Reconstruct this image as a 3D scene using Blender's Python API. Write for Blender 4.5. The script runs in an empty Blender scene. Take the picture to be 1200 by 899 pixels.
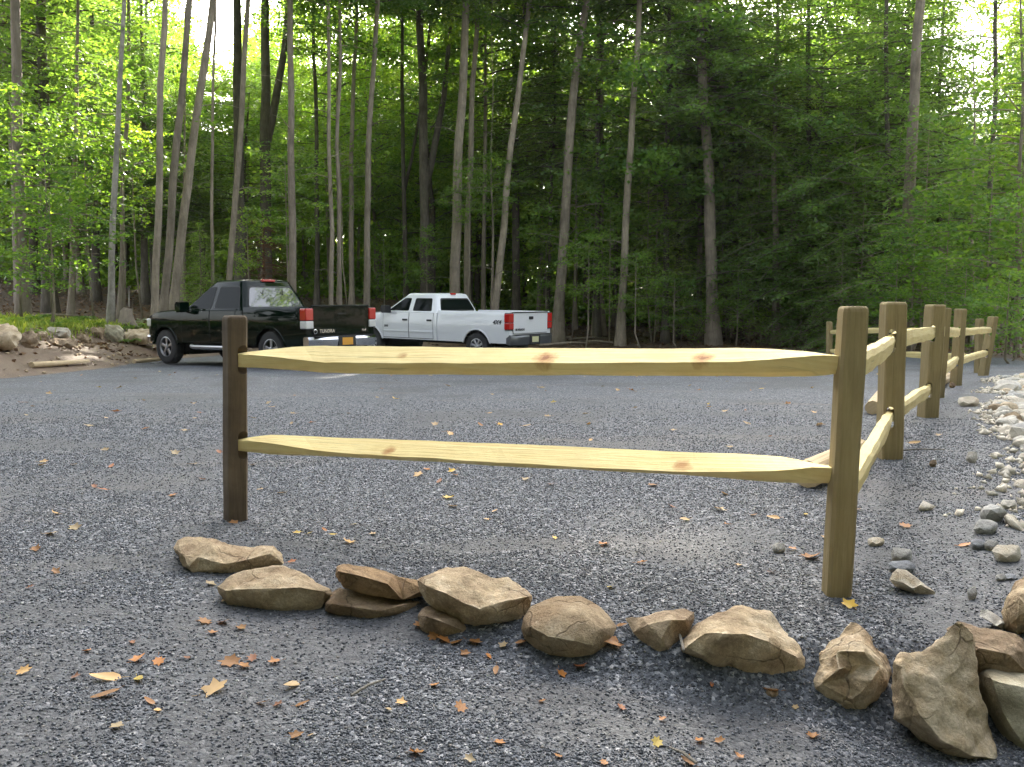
import bpy, bmesh, math, random
import numpy as np
from mathutils import Vector, Matrix, noise as mnoise
from mathutils.geometry import delaunay_2d_cdt
scene = bpy.context.scene
COL = scene.collection
PI = math.pi

# ---------------------------------------------------------------- camera, sky, sun, exposure
F_PX, HOR, CAM_H = 1030.0, 350.0, 1.15
PITCH = math.atan((449.5 - HOR) / F_PX)
cd = bpy.data.cameras.new('camera'); cam = bpy.data.objects.new('camera', cd); COL.objects.link(cam)
cd.sensor_width = 36.0; cd.lens = F_PX / 1200 * 36.0
cd.clip_start = 0.05; cd.clip_end = 2000
cam.location = (0, 0, CAM_H); cam.rotation_euler = (PI / 2 - PITCH, 0, 0)
scene.camera = cam

SUN_EL, SUN_AZ = math.radians(30), math.radians(3)      # azimuth measured from +Y towards +X
world = bpy.data.worlds.new('World'); scene.world = world; world.use_nodes = True
wn = world.node_tree.nodes; wl = world.node_tree.links
bg = wn['Background']; bg.inputs['Strength'].default_value = 0.15
sky = wn.new('ShaderNodeTexSky'); sky.sky_type = 'NISHITA'; sky.sun_disc = False
sky.sun_elevation = SUN_EL; sky.sun_rotation = SUN_AZ
sky.air_density = 1.0; sky.dust_density = 4.5; sky.ozone_density = 0.0
hs = wn.new('ShaderNodeHueSaturation'); hs.inputs['Saturation'].default_value = 0.42      # thin white summer haze over the blue
wl.new(sky.outputs[0], hs.inputs['Color']); wl.new(hs.outputs[0], bg.inputs[0])
sl = bpy.data.lights.new('sun', 'SUN'); so = bpy.data.objects.new('sun', sl); COL.objects.link(so)
sl.energy = 5.0; sl.angle = math.radians(0.6); sl.color = (1, 0.92, 0.78)
sdir = Vector((math.sin(SUN_AZ) * math.cos(SUN_EL), math.cos(SUN_AZ) * math.cos(SUN_EL), math.sin(SUN_EL)))
so.rotation_euler = sdir.to_track_quat('Z', 'Y').to_euler(); so.location = (0, 0, 60)
scene.view_settings.view_transform = 'Standard'; scene.view_settings.look = 'None'
scene.view_settings.exposure = 2.95; scene.view_settings.gamma = 1.0
scene.render.engine = 'CYCLES'
scene.cycles.max_bounces = 9; scene.cycles.diffuse_bounces = 7; scene.cycles.transmission_bounces = 4
scene.cycles.use_denoising = True

# ---------------------------------------------------------------- helpers
R = random.Random(7)
NR = np.random.default_rng(11)
CP, SP = math.cos(PITCH), math.sin(PITCH)

def ray(u, v):
    a, b = (u - 600) / F_PX, (449.5 - v) / F_PX
    return np.array([a, CP + b * SP, b * CP - SP])
def at_depth(u, v, d):
    r = ray(u, v); return np.array([0, 0, CAM_H]) + r * (d / r[1])

def smooth(a, b, x):
    t = np.clip((x - a) / (b - a), 0, 1); return t * t * (3 - 2 * t)

def vnoise(x, y, seed=0):
    xi, yi = np.floor(x), np.floor(y); fx, fy = x - xi, y - yi
    def h(a, b):
        s = np.sin(a * 127.1 + b * 311.7 + seed * 74.7) * 43758.5453; return s - np.floor(s)
    fx = fx * fx * (3 - 2 * fx); fy = fy * fy * (3 - 2 * fy)
    return (h(xi, yi) * (1 - fx) + h(xi + 1, yi) * fx) * (1 - fy) + (h(xi, yi + 1) * (1 - fx) + h(xi + 1, yi + 1) * fx) * fy
def fbm(x, y, seed=0, n=4):
    s, a = 0, 0.5
    for i in range(n):
        s = s + a * vnoise(x * 2 ** i, y * 2 ** i, seed + i); a *= 0.5
    return s

LOT = np.array([(-45, -20), (-45, 11), (-11, 11.8), (-9.2, 13.5), (-8.7, 16), (-8.8, 19.5), (-9.4, 22.5), (-9.0, 27), (-6, 32.5), (0, 34.5),
                (6, 34), (11, 31.5), (14, 25), (12, 19), (8.7, 15), (7.3, 13.2), (5.3, 9.8), (3.8, 7), (2.95, 5.4), (2.4, 4.4),
                (2.1, 3.4), (1.9, 2.5), (1.9, -20)], float)
def lot_sd(x, y):
    """signed distance to the edge of the gravel lot, positive outside"""
    x = np.asarray(x, float); y = np.asarray(y, float)
    d2 = np.full(x.shape, 1e18); ins = np.zeros(x.shape, bool)
    n = len(LOT)
    for i in range(n):
        ax, ay = LOT[i]; bx, by = LOT[(i + 1) % n]
        ex, ey = bx - ax, by - ay
        t = np.clip(((x - ax) * ex + (y - ay) * ey) / (ex * ex + ey * ey), 0, 1)
        d2 = np.minimum(d2, (x - ax - t * ex) ** 2 + (y - ay - t * ey) ** 2)
        c = ((ay > y) != (by > y))
        with np.errstate(divide='ignore', invalid='ignore'):
            xc = ax + (y - ay) * ex / (ey if ey != 0 else 1e-9)
        ins ^= c & (x < xc)
    d = np.sqrt(d2); return np.where(ins, -d, d)
CX = [-3, -1.3, -0.7, -0.1, 0.2, 0.7, 1.1, 1.4, 2.2]
CY = [3.9, 3.75, 3.4, 3.08, 2.92, 2.8, 2.8, 2.75, 2.7]
def gz(x, y):
    x = np.asarray(x, float); y = np.asarray(y, float)
    s = y - 7
    z = -0.03 * np.where(s > 40, 40, np.log1p(np.exp(np.clip(s * 1.2, -30, 60))) / 1.2)
    z = np.where(y > 34, np.maximum(z, -0.03 * 27), z)
    yc = np.interp(x, CX, CY)
    z = z - np.interp(x, [-1.5, 0.2, 1.2], [0.0, 0.08, 0.2]) * (1 - smooth(-0.16, 0.12, y - yc))
    sd = lot_sd(x, y); o = np.maximum(sd, 0)
    left = smooth(2.5, -7.0, x) * smooth(6, 11, y)
    bank = 0.45 * smooth(0, 1.3, o) + 0.40 * smooth(1.3, 2.2, o)
    hill = np.minimum(np.maximum(o - 2.0, 0), 60)
    z = z + left * (bank + 0.085 * hill) + (1 - left) * smooth(18, 30, y) * (0.10 * smooth(0, 1, o) + 0.035 * hill)
    ditch = smooth(1.5, 3, x) * (1 - smooth(15, 19, y))
    z = z - ditch * 0.10 * smooth(0, 0.7, o) * (1 - smooth(1.8, 3.0, o)) + ditch * 0.25 * smooth(2.2, 5, o)
    z = z + smooth(0.3, 2, o) * 0.10 * (fbm(x * 0.7, y * 0.7, 5) - 0.5) + 0.25 * smooth(3, 9, o) * (fbm(x * 0.2, y * 0.2, 9) - 0.5)
    z = z + 0.03 * (fbm(x * 1.1, y * 1.1, 3) - 0.45) * smooth(1.5, 2.2, y) + 0.014 * (fbm(x * 6, y * 6, 2) - 0.45)
    return z
def gz1(x, y): return float(gz(np.array([x]), np.array([y]))[0])
def ground_pt(u, v):
    r = ray(u, v); lo, hi = 1.2, 120.0
    ts = np.concatenate([np.linspace(1.2, 8, 1500), np.linspace(8, 90, 3000)]); P = np.array([0, 0, CAM_H]) + r[None] * ts[:, None]
    b = P[:, 2] <= gz(P[:, 0], P[:, 1])
    i = int(np.argmax(b)) if b.any() else len(ts) - 1
    return P[i]

def tag(o, label=None, cat=None, group=None, kind=None):
    if label: o['label'] = label
    if cat: o['category'] = cat
    if group: o['group'] = group
    if kind: o['kind'] = kind
    return o
def link(name, me, parent=None, loc=None):
    o = bpy.data.objects.new(name, me); COL.objects.link(o)
    if parent: o.parent = parent
    if loc is not None: o.location = loc
    return o
def empty(name, loc=(0, 0, 0), rz=0):
    o = bpy.data.objects.new(name, None); COL.objects.link(o); o.location = loc; o.rotation_euler = (0, 0, rz)
    o.empty_display_size = 0.2; return o
def mk(verts, faces, mat=None, smooth_=False):
    me = bpy.data.meshes.new('mesh'); me.from_pydata([tuple(map(float, v)) for v in verts], [], [tuple(f) for f in faces])
    if mat: me.materials.append(mat)
    if smooth_: me.polygons.foreach_set('use_smooth', [True] * len(me.polygons))
    me.update(); return me
def mk_np(V, Fa, mat=None, smooth_=False):
    """V (n,3), Fa (m,k) numpy"""
    me = bpy.data.meshes.new('mesh'); n, (m, k) = len(V), Fa.shape
    me.vertices.add(n); me.vertices.foreach_set('co', np.ascontiguousarray(V, np.float32).ravel())
    me.loops.add(m * k); me.loops.foreach_set('vertex_index', np.ascontiguousarray(Fa, np.int32).ravel())
    me.polygons.add(m); me.polygons.foreach_set('loop_start', np.arange(0, m * k, k, dtype=np.int32))
    if smooth_: me.polygons.foreach_set('use_smooth', np.ones(m, bool))
    if mat: me.materials.append(mat)
    me.update(calc_edges=True); me.validate(); return me
def bm_mesh(bm, mat=None, smooth_=False, recalc=True):
    if recalc: bmesh.ops.recalc_face_normals(bm, faces=bm.faces)
    me = bpy.data.meshes.new('mesh'); bm.to_mesh(me); bm.free()
    if mat: me.materials.append(mat)
    if smooth_: me.polygons.foreach_set('use_smooth', [True] * len(me.polygons))
    return me
def add_box(bm, c, s, rot=None, bev=0.0, seg=1):
    b2 = bmesh.new(); bmesh.ops.create_cube(b2, size=1.0)
    for v in b2.verts: v.co = Vector((v.co.x * s[0], v.co.y * s[1], v.co.z * s[2]))
    if bev: bmesh.ops.bevel(b2, geom=list(b2.edges), offset=bev, segments=seg, affect='EDGES', profile=0.5)
    for v in b2.verts:
        if rot is not None: v.co = rot @ v.co
        v.co += Vector(c)
    merge(bm, b2)
def merge(bm, b2):
    m = {}
    for v in b2.verts: m[v] = bm.verts.new(v.co)
    for f in b2.faces:
        try: bm.faces.new([m[v] for v in f.verts])
        except ValueError: pass
    b2.free()
def box_me(c, s, mat, bev=0.0, rot=None, seg=2):
    bm = bmesh.new(); add_box(bm, c, s, rot, bev, seg); return bm_mesh(bm, mat)
def tube(pts, rads, n=8, cap=True):
    """verts, faces of a tapered tube"""
    pts = [Vector(p) for p in pts]; V, Fc = [], []
    for i, p in enumerate(pts):
        t = (pts[min(i + 1, len(pts) - 1)] - pts[max(i - 1, 0)]).normalized()
        a = t.cross(Vector((0, 1, 0)) if abs(t.y) < 0.8 else Vector((1, 0, 0))).normalized(); b = t.cross(a)
        for k in range(n):
            w = 2 * PI * k / n; V.append(p + (a * math.cos(w) + b * math.sin(w)) * rads[i])
    for i in range(len(pts) - 1):
        for k in range(n):
            k2 = (k + 1) % n; Fc.append((i * n + k, i * n + k2, (i + 1) * n + k2, (i + 1) * n + k))
    if cap: Fc.append(tuple(range(n - 1, -1, -1))); Fc.append(tuple((len(pts) - 1) * n + k for k in range(n)))
    return V, Fc
def lathe(prof, n=24):
    """profile (r, a) round the local Y axis"""
    V, Fc = [], []; m = len(prof)
    for k in range(n):
        w = 2 * PI * k / n
        for r, a in prof: V.append((r * math.cos(w), a, r * math.sin(w)))
    for k in range(n):
        k2 = (k + 1) % n
        for i in range(m - 1): Fc.append((k * m + i, k * m + i + 1, k2 * m + i + 1, k2 * m + i))
    return V, Fc
def loft(rings, closed=True, caps=True):
    V, Fc = [], []; n = len(rings[0])
    for r in rings: V += [tuple(p) for p in r]
    for i in range(len(rings) - 1):
        for k in range(n if closed else n - 1):
            k2 = (k + 1) % n; Fc.append((i * n + k, i * n + k2, (i + 1) * n + k2, (i + 1) * n + k))
    if caps: Fc.append(tuple(range(n - 1, -1, -1))); Fc.append(tuple((len(rings) - 1) * n + k for k in range(n)))
    return V, Fc
def fixn(me):
    bm = bmesh.new(); bm.from_mesh(me); bmesh.ops.recalc_face_normals(bm, faces=bm.faces); bm.to_mesh(me); bm.free(); return me

# ---------------------------------------------------------------- materials
class MB:
    def __init__(s, name):
        s.m = bpy.data.materials.new(name); s.m.use_nodes = True; s.t = s.m.node_tree; s.p = s.t.nodes['Principled BSDF']; s.out = s.t.nodes['Material Output']
    def n(s, typ, **kw):
        nd = s.t.nodes.new(typ)
        for k, v in kw.items():
            if k.startswith('_'): setattr(nd, k[1:], v)
            else:
                key = int(k[1:]) if k[0] == 'i' and k[1:].isdigit() else k.replace('__', ' ')
                s.set(nd.inputs[key], v)
        return nd
    def set(s, inp, v):
        if isinstance(v, bpy.types.NodeSocket): s.t.links.new(v, inp)
        elif isinstance(v, (tuple, list)) and inp.type == 'RGBA' and len(v) == 3: inp.default_value = (*v, 1)
        else: inp.default_value = v
    def coord(s, kind='Object', scale=(1, 1, 1)):
        tc = s.n('ShaderNodeTexCoord'); return s.n('ShaderNodeMapping', Vector=tc.outputs[kind], Scale=scale).outputs[0]
    def pos(s, scale=(1, 1, 1)):
        g = s.n('ShaderNodeNewGeometry'); return s.n('ShaderNodeMapping', Vector=g.outputs['Position'], Scale=scale).outputs[0]
    def noise(s, vec, scale, detail=4, rough=0.6, dist=0.0):
        return s.n('ShaderNodeTexNoise', Vector=vec, Scale=scale, Detail=detail, Roughness=rough, Distortion=dist).outputs['Fac']
    def ramp(s, fac, stops, interp='LINEAR'):
        nd = s.n('ShaderNodeValToRGB', Fac=fac); r = nd.color_ramp; r.interpolation = interp
        while len(r.elements) < len(stops): r.elements.new(0.5)
        for e, (p, c) in zip(r.elements, stops):
            e.position = p; e.color = (*c, 1) if not isinstance(c, (int, float)) else (c, c, c, 1)
        return nd.outputs[0]
    def mix(s, fac, a, b, mode='MIX'):
        nd = s.n('ShaderNodeMix', _data_type='RGBA', _blend_type=mode); s.set(nd.inputs[0], fac); s.set(nd.inputs[6], a); s.set(nd.inputs[7], b); return nd.outputs[2]
    def math(s, op, a, b=0.0):
        nd = s.n('ShaderNodeMath', _operation=op); s.set(nd.inputs[0], a); s.set(nd.inputs[1], b); return nd.outputs[0]
    def bump(s, h, strength=0.5, dist=0.02, prev=None):
        nd = s.n('ShaderNodeBump', Height=h, Strength=strength, Distance=dist)
        if prev is not None: s.set(nd.inputs['Normal'], prev)
        return nd.outputs[0]
    def fin(s, col=None, rough=0.8, nrm=None, spec=0.4, metal=0.0):
        if col is not None: s.set(s.p.inputs['Base Color'], col)
        s.set(s.p.inputs['Roughness'], rough); s.set(s.p.inputs['Specular IOR Level'], spec); s.set(s.p.inputs['Metallic'], metal)
        if nrm is not None: s.set(s.p.inputs['Normal'], nrm)
        return s.m
def plain(name, col, rough=0.5, metal=0.0, spec=0.5, coat=0.0, grime=0.0):
    b = MB(name)
    c = col
    if grime:
        f = b.noise(b.coord('Object'), 3.0, 6, 0.7); c = b.mix(b.ramp(f, [(0.4, 0.0), (0.8, 1.0)]), col, tuple(x * (1 - grime) + 0.12 * grime for x in col))
    m = b.fin(c, rough, None, spec, metal)
    if coat: b.p.inputs['Coat Weight'].default_value = coat; b.p.inputs['Coat Roughness'].default_value = 0.04
    return m

def mat_ground():
    b = MB('ground_cover'); P = b.pos()
    at = b.n('ShaderNodeVertexColor', _layer_name='mask'); sp = b.n('ShaderNodeSeparateColor', Color=at.outputs[0])
    # crushed blue-grey stone with patches of fines
    vo = b.n('ShaderNodeTexVoronoi', Vector=P, Scale=75.0); vs = b.n('ShaderNodeSeparateColor', Color=vo.outputs['Color'])
    v2 = b.n('ShaderNodeTexVoronoi', Vector=P, Scale=34.0); v2s = b.n('ShaderNodeSeparateColor', Color=v2.outputs['Color'])
    st = b.ramp(vs.outputs[0], [(0.0, (0.030, 0.035, 0.043)), (0.45, (0.072, 0.079, 0.093)), (0.85, (0.14, 0.152, 0.172)), (1.0, (0.36, 0.36, 0.37))])
    st2 = b.ramp(v2s.outputs[0], [(0.0, 0.8), (0.8, 1.05), (1.0, 1.25)])
    st = b.mix(1.0, st, st2, 'MULTIPLY')
    pn = b.noise(P, 0.9, 6, 0.65, 0.4); pn2 = b.noise(b.pos((0.35, 1.4, 1)), 0.8, 5, 0.6, 0.8)
    fines = b.mix(b.ramp(b.noise(P, 120, 3), [(0.35, 0.0), (0.65, 1.0)]), (0.040, 0.041, 0.044), (0.088, 0.090, 0.094))
    tan = b.mix(b.noise(P, 40, 3), (0.105, 0.094, 0.084), (0.17, 0.148, 0.128))
    lot = b.mix(b.math('MULTIPLY', at.outputs['Alpha'], 0.9), st, fines)
    lot = b.mix(b.ramp(pn2, [(0.55, 0.0), (0.74, 0.65)]), lot, tan)
    # leaf litter of the woods
    ln = b.noise(P, 5.0, 7, 0.75); lv = b.n('ShaderNodeTexVoronoi', Vector=P, Scale=11.0); lvs = b.n('ShaderNodeSeparateColor', Color=lv.outputs['Color'])
    lit = b.mix(lvs.outputs[0], (0.05, 0.03, 0.018), (0.16, 0.095, 0.05)); lit = b.mix(b.ramp(ln, [(0.4, 0.0), (0.7, 1.0)]), lit, (0.06, 0.04, 0.026))
    gr = b.mix(b.noise(P, 2.2, 6, 0.7), (0.10, 0.14, 0.045), (0.20, 0.22, 0.09))
    di = b.mix(b.noise(P, 3.0, 8, 0.75, 0.3), (0.10, 0.068, 0.044), (0.25, 0.175, 0.115))
    edge = b.noise(P, 4.0, 5, 0.7)
    def soft(ch): return b.ramp(b.math('ADD', ch, b.math('MULTIPLY', b.math('SUBTRACT', edge, 0.5), 0.6)), [(0.4, 0.0), (0.6, 1.0)])
    lotm = soft(sp.outputs[0])
    c = b.mix(soft(sp.outputs[1]), lit, gr); c = b.mix(soft(sp.outputs[2]), c, di); c = b.mix(lotm, c, lot)
    h1 = b.math('MULTIPLY', b.math('SUBTRACT', 1.0, vo.outputs['Distance']), 1.0)
    n1 = b.bump(h1, 0.5, 0.010); h2 = b.noise(P, 14.0, 7, 0.75); n2 = b.bump(h2, 0.55, 0.04, n1)
    return b.fin(c, 0.72, n2, 0.5)
def mat_chip():
    b = MB('crushed_stone'); g = b.n('ShaderNodeNewGeometry')
    c = b.ramp(g.outputs['Random Per Island'], [(0.0, (0.030, 0.035, 0.043)), (0.5, (0.072, 0.081, 0.095)), (0.84, (0.15, 0.164, 0.184)), (0.93, (0.16, 0.145, 0.13)), (1.0, (0.36, 0.365, 0.37))])
    return b.fin(c, 0.62, None, 0.5)
def mat_stone(name, dark, mid, light, scale=1.0, strata=None, warm=(0.22, 0.13, 0.06)):
    b = MB(name); P = b.coord('Object'); oi = b.n('ShaderNodeObjectInfo')
    P2 = b.n('ShaderNodeVectorMath', _operation='ADD'); b.set(P2.inputs[0], P); b.set(P2.inputs[1], oi.outputs['Location']); P = P2.outputs[0]
    f = b.noise(P, 5 * scale, 8, 0.68, 0.3); f2 = b.noise(P, 26 * scale, 8, 0.72); f3 = b.noise(P, 110 * scale, 4, 0.7); fb = b.noise(P, 2.6 * scale, 4, 0.55, 0.5)
    c = b.ramp(f, [(0.30, dark), (0.5, mid), (0.70, light)])
    c = b.mix(b.ramp(fb, [(0.48, 0.0), (0.66, 0.6)]), c, warm)
    c = b.mix(b.ramp(f2, [(0.50, 0.0), (0.72, 0.6)]), c, tuple(x * 0.42 for x in mid))
    c = b.mix(b.ramp(f2, [(0.28, 0.5), (0.40, 0.0)]), c, tuple(min(1, x * 1.45) for x in light))
    wv = b.n('ShaderNodeTexNoise', Vector=P, Scale=6.0 * scale, Detail=3.0); va = b.n('ShaderNodeVectorMath', _operation='MULTIPLY_ADD'); b.set(va.inputs[0], wv.outputs['Color']); va.inputs[1].default_value = (.16, .16, .16); b.set(va.inputs[2], P)
    cr = b.n('ShaderNodeTexVoronoi', _feature='DISTANCE_TO_EDGE', Vector=va.outputs[0], Scale=5.0 * scale).outputs['Distance']
    crk = b.math('MULTIPLY', b.ramp(cr, [(0.0, 1.0), (0.022, 0.0)]), b.ramp(fb, [(0.42, 0.0), (0.56, 1.0)])); c = b.mix(b.math('MULTIPLY', crk, 0.6), c, tuple(x * 0.45 for x in dark))
    sp = b.n('ShaderNodeTexVoronoi', Vector=va.outputs[0], Scale=34.0 * scale).outputs['Distance']; c = b.mix(b.math('MULTIPLY', b.ramp(sp, [(0.10, 1.0), (0.22, 0.0)]), b.ramp(f, [(0.5, 0.0), (0.62, 0.55)])), c, tuple(min(1, x * 1.25) for x in light))
    c = b.mix(0.45, c, b.ramp(f3, [(0.3, 0.5), (0.7, 1.4)]), 'MULTIPLY')
    c = b.mix(1.0, c, b.ramp(oi.outputs['Random'], [(0, 0.85), (1, 1.12)]), 'MULTIPLY')
    ge = b.n('ShaderNodeNewGeometry'); c = b.mix(b.ramp(b.math('ADD', ge.outputs['Pointiness'], b.math('MULTIPLY', b.math('SUBTRACT', f2, 0.5), 0.12)), [(0.52, 0.0), (0.60, 0.55)]), c, tuple(min(1, x * 1.5) for x in light))
    n1 = b.bump(f2, 0.8, 0.018 / scale); n2 = b.bump(f3, 0.7, 0.006, n1); n2 = b.bump(b.math('SUBTRACT', 1.0, crk), 0.6, 0.01, n2)
    if strata:
        w = b.n('ShaderNodeTexWave', _bands_direction='DIAGONAL', Vector=P, Scale=strata, Distortion=5.0, Detail=4).outputs['Fac']
        c = b.mix(b.ramp(w, [(0.0, 0.5), (0.4, 0.0)]), c, tuple(x * 0.5 for x in mid)); n2 = b.bump(w, 0.4, 0.01, n2)
    return b.fin(c, 0.85, n2, 0.25)
def mat_wood(name, a, c_, grain=1.0, knots=(), dirt=0.0, dirtcol=(0.1, 0.08, 0.05)):
    """grain runs along local X of the texture space: 'Object' with the long axis mapped"""
    b = MB(name); P = b.coord('UV')
    P1 = b.n('ShaderNodeMapping', Vector=P, Scale=(1.6, 22, 22)).outputs[0]
    P2 = b.n('ShaderNodeMapping', Vector=P, Scale=(0.9, 75, 75)).outputs[0]
    f = b.noise(P1, 2.0 * grain, 6, 0.62, 0.5); f2 = b.noise(P2, 3.0, 3, 0.6, 0.2); f3 = b.noise(P, 5.0, 5, 0.65, 0.4)
    c = b.mix(b.ramp(f, [(0.3, 0.0), (0.7, 1.0)]), a, c_)
    c = b.mix(b.ramp(f2, [(0.55, 0.0), (0.8, 0.35)]), c, tuple(x * 0.55 for x in a))
    if dirt: c = b.mix(b.ramp(f3, [(0.42, 0.0), (0.68, dirt)]), c, dirtcol)
    P3 = b.n('ShaderNodeMapping', Vector=P, Scale=(0.55, 40, 40)).outputs[0]; f4 = b.noise(P3, 2.2, 2, 0.5, 0.6)
    ck = b.ramp(f4, [(0.655, 0.0), (0.69, 1.0)]); c = b.mix(b.math('MULTIPLY', ck, 0.35), c, tuple(x * 0.35 for x in a))
    g = b.n('ShaderNodeNewGeometry')
    for (k, rad) in knots:
        dv = b.n('ShaderNodeVectorMath', _operation='DISTANCE'); b.set(dv.inputs[0], g.outputs['Position']); dv.inputs[1].default_value = k
        dist = b.math('ADD', dv.outputs['Value'], b.math('MULTIPLY', b.math('SUBTRACT', b.noise(P, 22, 4), 0.5), rad * 1.1))
        c = b.mix(b.ramp(b.math('DIVIDE', dist, rad), [(0.0, 0.85), (0.5, 0.75), (0.8, 0.35), (1.0, 0.0)]), c, (0.40, 0.165, 0.045))
        c = b.mix(b.ramp(b.math('DIVIDE', dist, rad * 0.35), [(0.6, 0.8), (1.0, 0.0)]), c, (0.24, 0.085, 0.025))
    n = b.bump(f, 0.45, 0.01); n = b.bump(f2, 0.5, 0.004, n); n = b.bump(b.math('SUBTRACT', 1.0, ck), 0.5, 0.004, n)
    return b.fin(c, 0.75, n, 0.3)
def mat_bark(name, a, c_, vs=1.0, patch=None):
    b = MB(name); P = b.coord('Object', (1, 1, 0.16 * vs)); oi = b.n('ShaderNodeObjectInfo')
    f = b.noise(P, 14, 7, 0.7, 0.4); Pb = b.coord('Object'); f2 = b.noise(Pb, 1.7, 5, 0.65)
    c = b.mix(b.ramp(f, [(0.32, 0.0), (0.66, 1.0)]), a, c_)
    c = b.mix(b.ramp(f2, [(0.42, 0.0), (0.65, 0.55)]), c, patch or tuple(x * 0.55 for x in a))
    c = b.mix(1.0, c, b.ramp(oi.outputs['Random'], [(0, 0.8), (1, 1.2)]), 'MULTIPLY')
    return b.fin(c, 0.92, b.bump(f, 0.8, 0.03), 0.2)
def mat_leaf(name, c1, c2, c3, trans=0.45, tcol=None, rough=0.5):
    b = MB(name); g = b.n('ShaderNodeNewGeometry'); oi = b.n('ShaderNodeObjectInfo')
    c = b.ramp(g.outputs['Random Per Island'], [(0.0, c1), (0.55, c2), (1.0, c3)])
    c = b.mix(1.0, c, b.ramp(oi.outputs['Random'], [(0.0, (0.72, 0.8, 0.85)), (0.6, (1.0, 1.0, 0.95)), (1.0, (1.4, 1.25, 0.95))]), 'MULTIPLY')
    b.fin(c, rough, None, 0.35)
    tr = b.n('ShaderNodeBsdfTranslucent'); b.set(tr.inputs['Color'], b.mix(1.0, c, tcol or (3.5, 3.0, 0.8), 'MULTIPLY'))
    mx = b.n('ShaderNodeMixShader', Fac=trans); b.t.links.new(b.p.outputs[0], mx.inputs[1]); b.t.links.new(tr.outputs[0], mx.inputs[2])
    b.t.links.new(mx.outputs[0], b.out.inputs['Surface']); return b.m

M = {}
M['ground'] = mat_ground(); M['chip'] = mat_chip()
M['stone_tan'] = mat_stone('tan_sandstone', (0.22, 0.15, 0.09), (0.49, 0.375, 0.235), (0.66, 0.56, 0.41))
M['stone_brown'] = mat_stone('brown_sandstone', (0.12, 0.082, 0.052), (0.28, 0.20, 0.125), (0.42, 0.33, 0.22), warm=(0.15, 0.09, 0.045))
M['stone_olive'] = mat_stone('olive_sandstone', (0.20, 0.17, 0.10), (0.36, 0.32, 0.22), (0.46, 0.42, 0.31), strata=3.0, warm=(0.28, 0.2, 0.11))
M['stone_slab'] = mat_stone('banded_sandstone', (0.13, 0.08, 0.045), (0.29, 0.19, 0.10), (0.44, 0.31, 0.18), strata=6.0)
M['stone_grey'] = mat_stone('grey_stone', (0.24, 0.235, 0.22), (0.37, 0.36, 0.335), (0.50, 0.49, 0.46), 2.5, warm=(0.24, 0.22, 0.19))
M['stone_blue'] = mat_stone('bluish_stone', (0.18, 0.19, 0.205), (0.27, 0.28, 0.30), (0.37, 0.385, 0.41), 2.5, warm=(0.2, 0.2, 0.2))
M['stone_cream'] = mat_stone('cream_stone', (0.34, 0.29, 0.21), (0.52, 0.46, 0.36), (0.64, 0.59, 0.50), 2.5, warm=(0.48, 0.35, 0.2))
M['stone_white'] = mat_stone('pale_limestone', (0.28, 0.255, 0.215), (0.45, 0.42, 0.365), (0.60, 0.57, 0.50), 2.5, warm=(0.42, 0.35, 0.26))
M['post'] = mat_wood('treated_post_wood', (0.26, 0.20, 0.095), (0.38, 0.30, 0.155), dirt=0.35, dirtcol=(0.24, 0.17, 0.08))
M['post_dark'] = mat_wood('weathered_dark_post_wood', (0.115, 0.082, 0.052), (0.195, 0.145, 0.095), dirt=0.5, dirtcol=(0.06, 0.042, 0.03))
M['rail'] = mat_wood('fresh_split_pine', (0.74, 0.585, 0.25), (0.83, 0.71, 0.36), dirt=0.25, dirtcol=(0.55, 0.36, 0.13))
M['timber'] = mat_wood('pale_timber', (0.50, 0.38, 0.22), (0.66, 0.52, 0.33), dirt=0.3, dirtcol=(0.36, 0.25, 0.14))
M['bark_pale'] = mat_bark('pale_grey_bark', (0.20, 0.165, 0.12), (0.34, 0.285, 0.215))
M['bark_dark'] = mat_bark('dark_bark', (0.075, 0.064, 0.05), (0.15, 0.13, 0.10))
M['bark_brown'] = mat_bark('brown_bark', (0.18, 0.145, 0.11), (0.30, 0.25, 0.195), 0.8)
M['bark_birch'] = mat_bark('birch_bark', (0.22, 0.20, 0.165), (0.36, 0.33, 0.28), 3.0, (0.09, 0.08, 0.07))
M['dead'] = mat_bark('dead_brown_twig', (0.10, 0.05, 0.03), (0.17, 0.09, 0.05))
M['leaf_bright'] = mat_leaf('bright_maple_leaf', (0.065, 0.135, 0.038), (0.092, 0.178, 0.05), (0.13, 0.22, 0.062), 0.47)
M['leaf_mid'] = mat_leaf('green_beech_leaf', (0.055, 0.115, 0.034), (0.08, 0.155, 0.043), (0.115, 0.195, 0.055), 0.5)
M['leaf_dark'] = mat_leaf('hemlock_needle', (0.078, 0.142, 0.046), (0.108, 0.185, 0.056), (0.14, 0.22, 0.066), 0.45, (2.6, 2.5, 0.9))
M['leaf_dim'] = mat_leaf('dimmed_hemlock_needle', (0.038, 0.055, 0.034), (0.05, 0.068, 0.04), (0.065, 0.085, 0.05), 0.2, (1.2, 1.2, 1.0))  # hemlock leaf darkened and desaturated for the unseen woods, to cut green bounce
M['grass'] = mat_leaf('grass_blade', (0.10, 0.16, 0.045), (0.14, 0.21, 0.06), (0.22, 0.26, 0.10), 0.4)
M['fern'] = mat_leaf('fern_leaf', (0.05, 0.11, 0.025), (0.08, 0.16, 0.035), (0.11, 0.2, 0.05), 0.45)
M['litter'] = mat_leaf('brown_leaf_litter', (0.09, 0.05, 0.027), (0.15, 0.085, 0.045), (0.25, 0.15, 0.075), 0.2, (1.3, 1.0, 0.6))
M['leaf_orange'] = mat_leaf('orange_fallen_leaf', (0.30, 0.12, 0.035), (0.36, 0.16, 0.05), (0.42, 0.21, 0.07), 0.25, (1.2, 1, .7))
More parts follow.
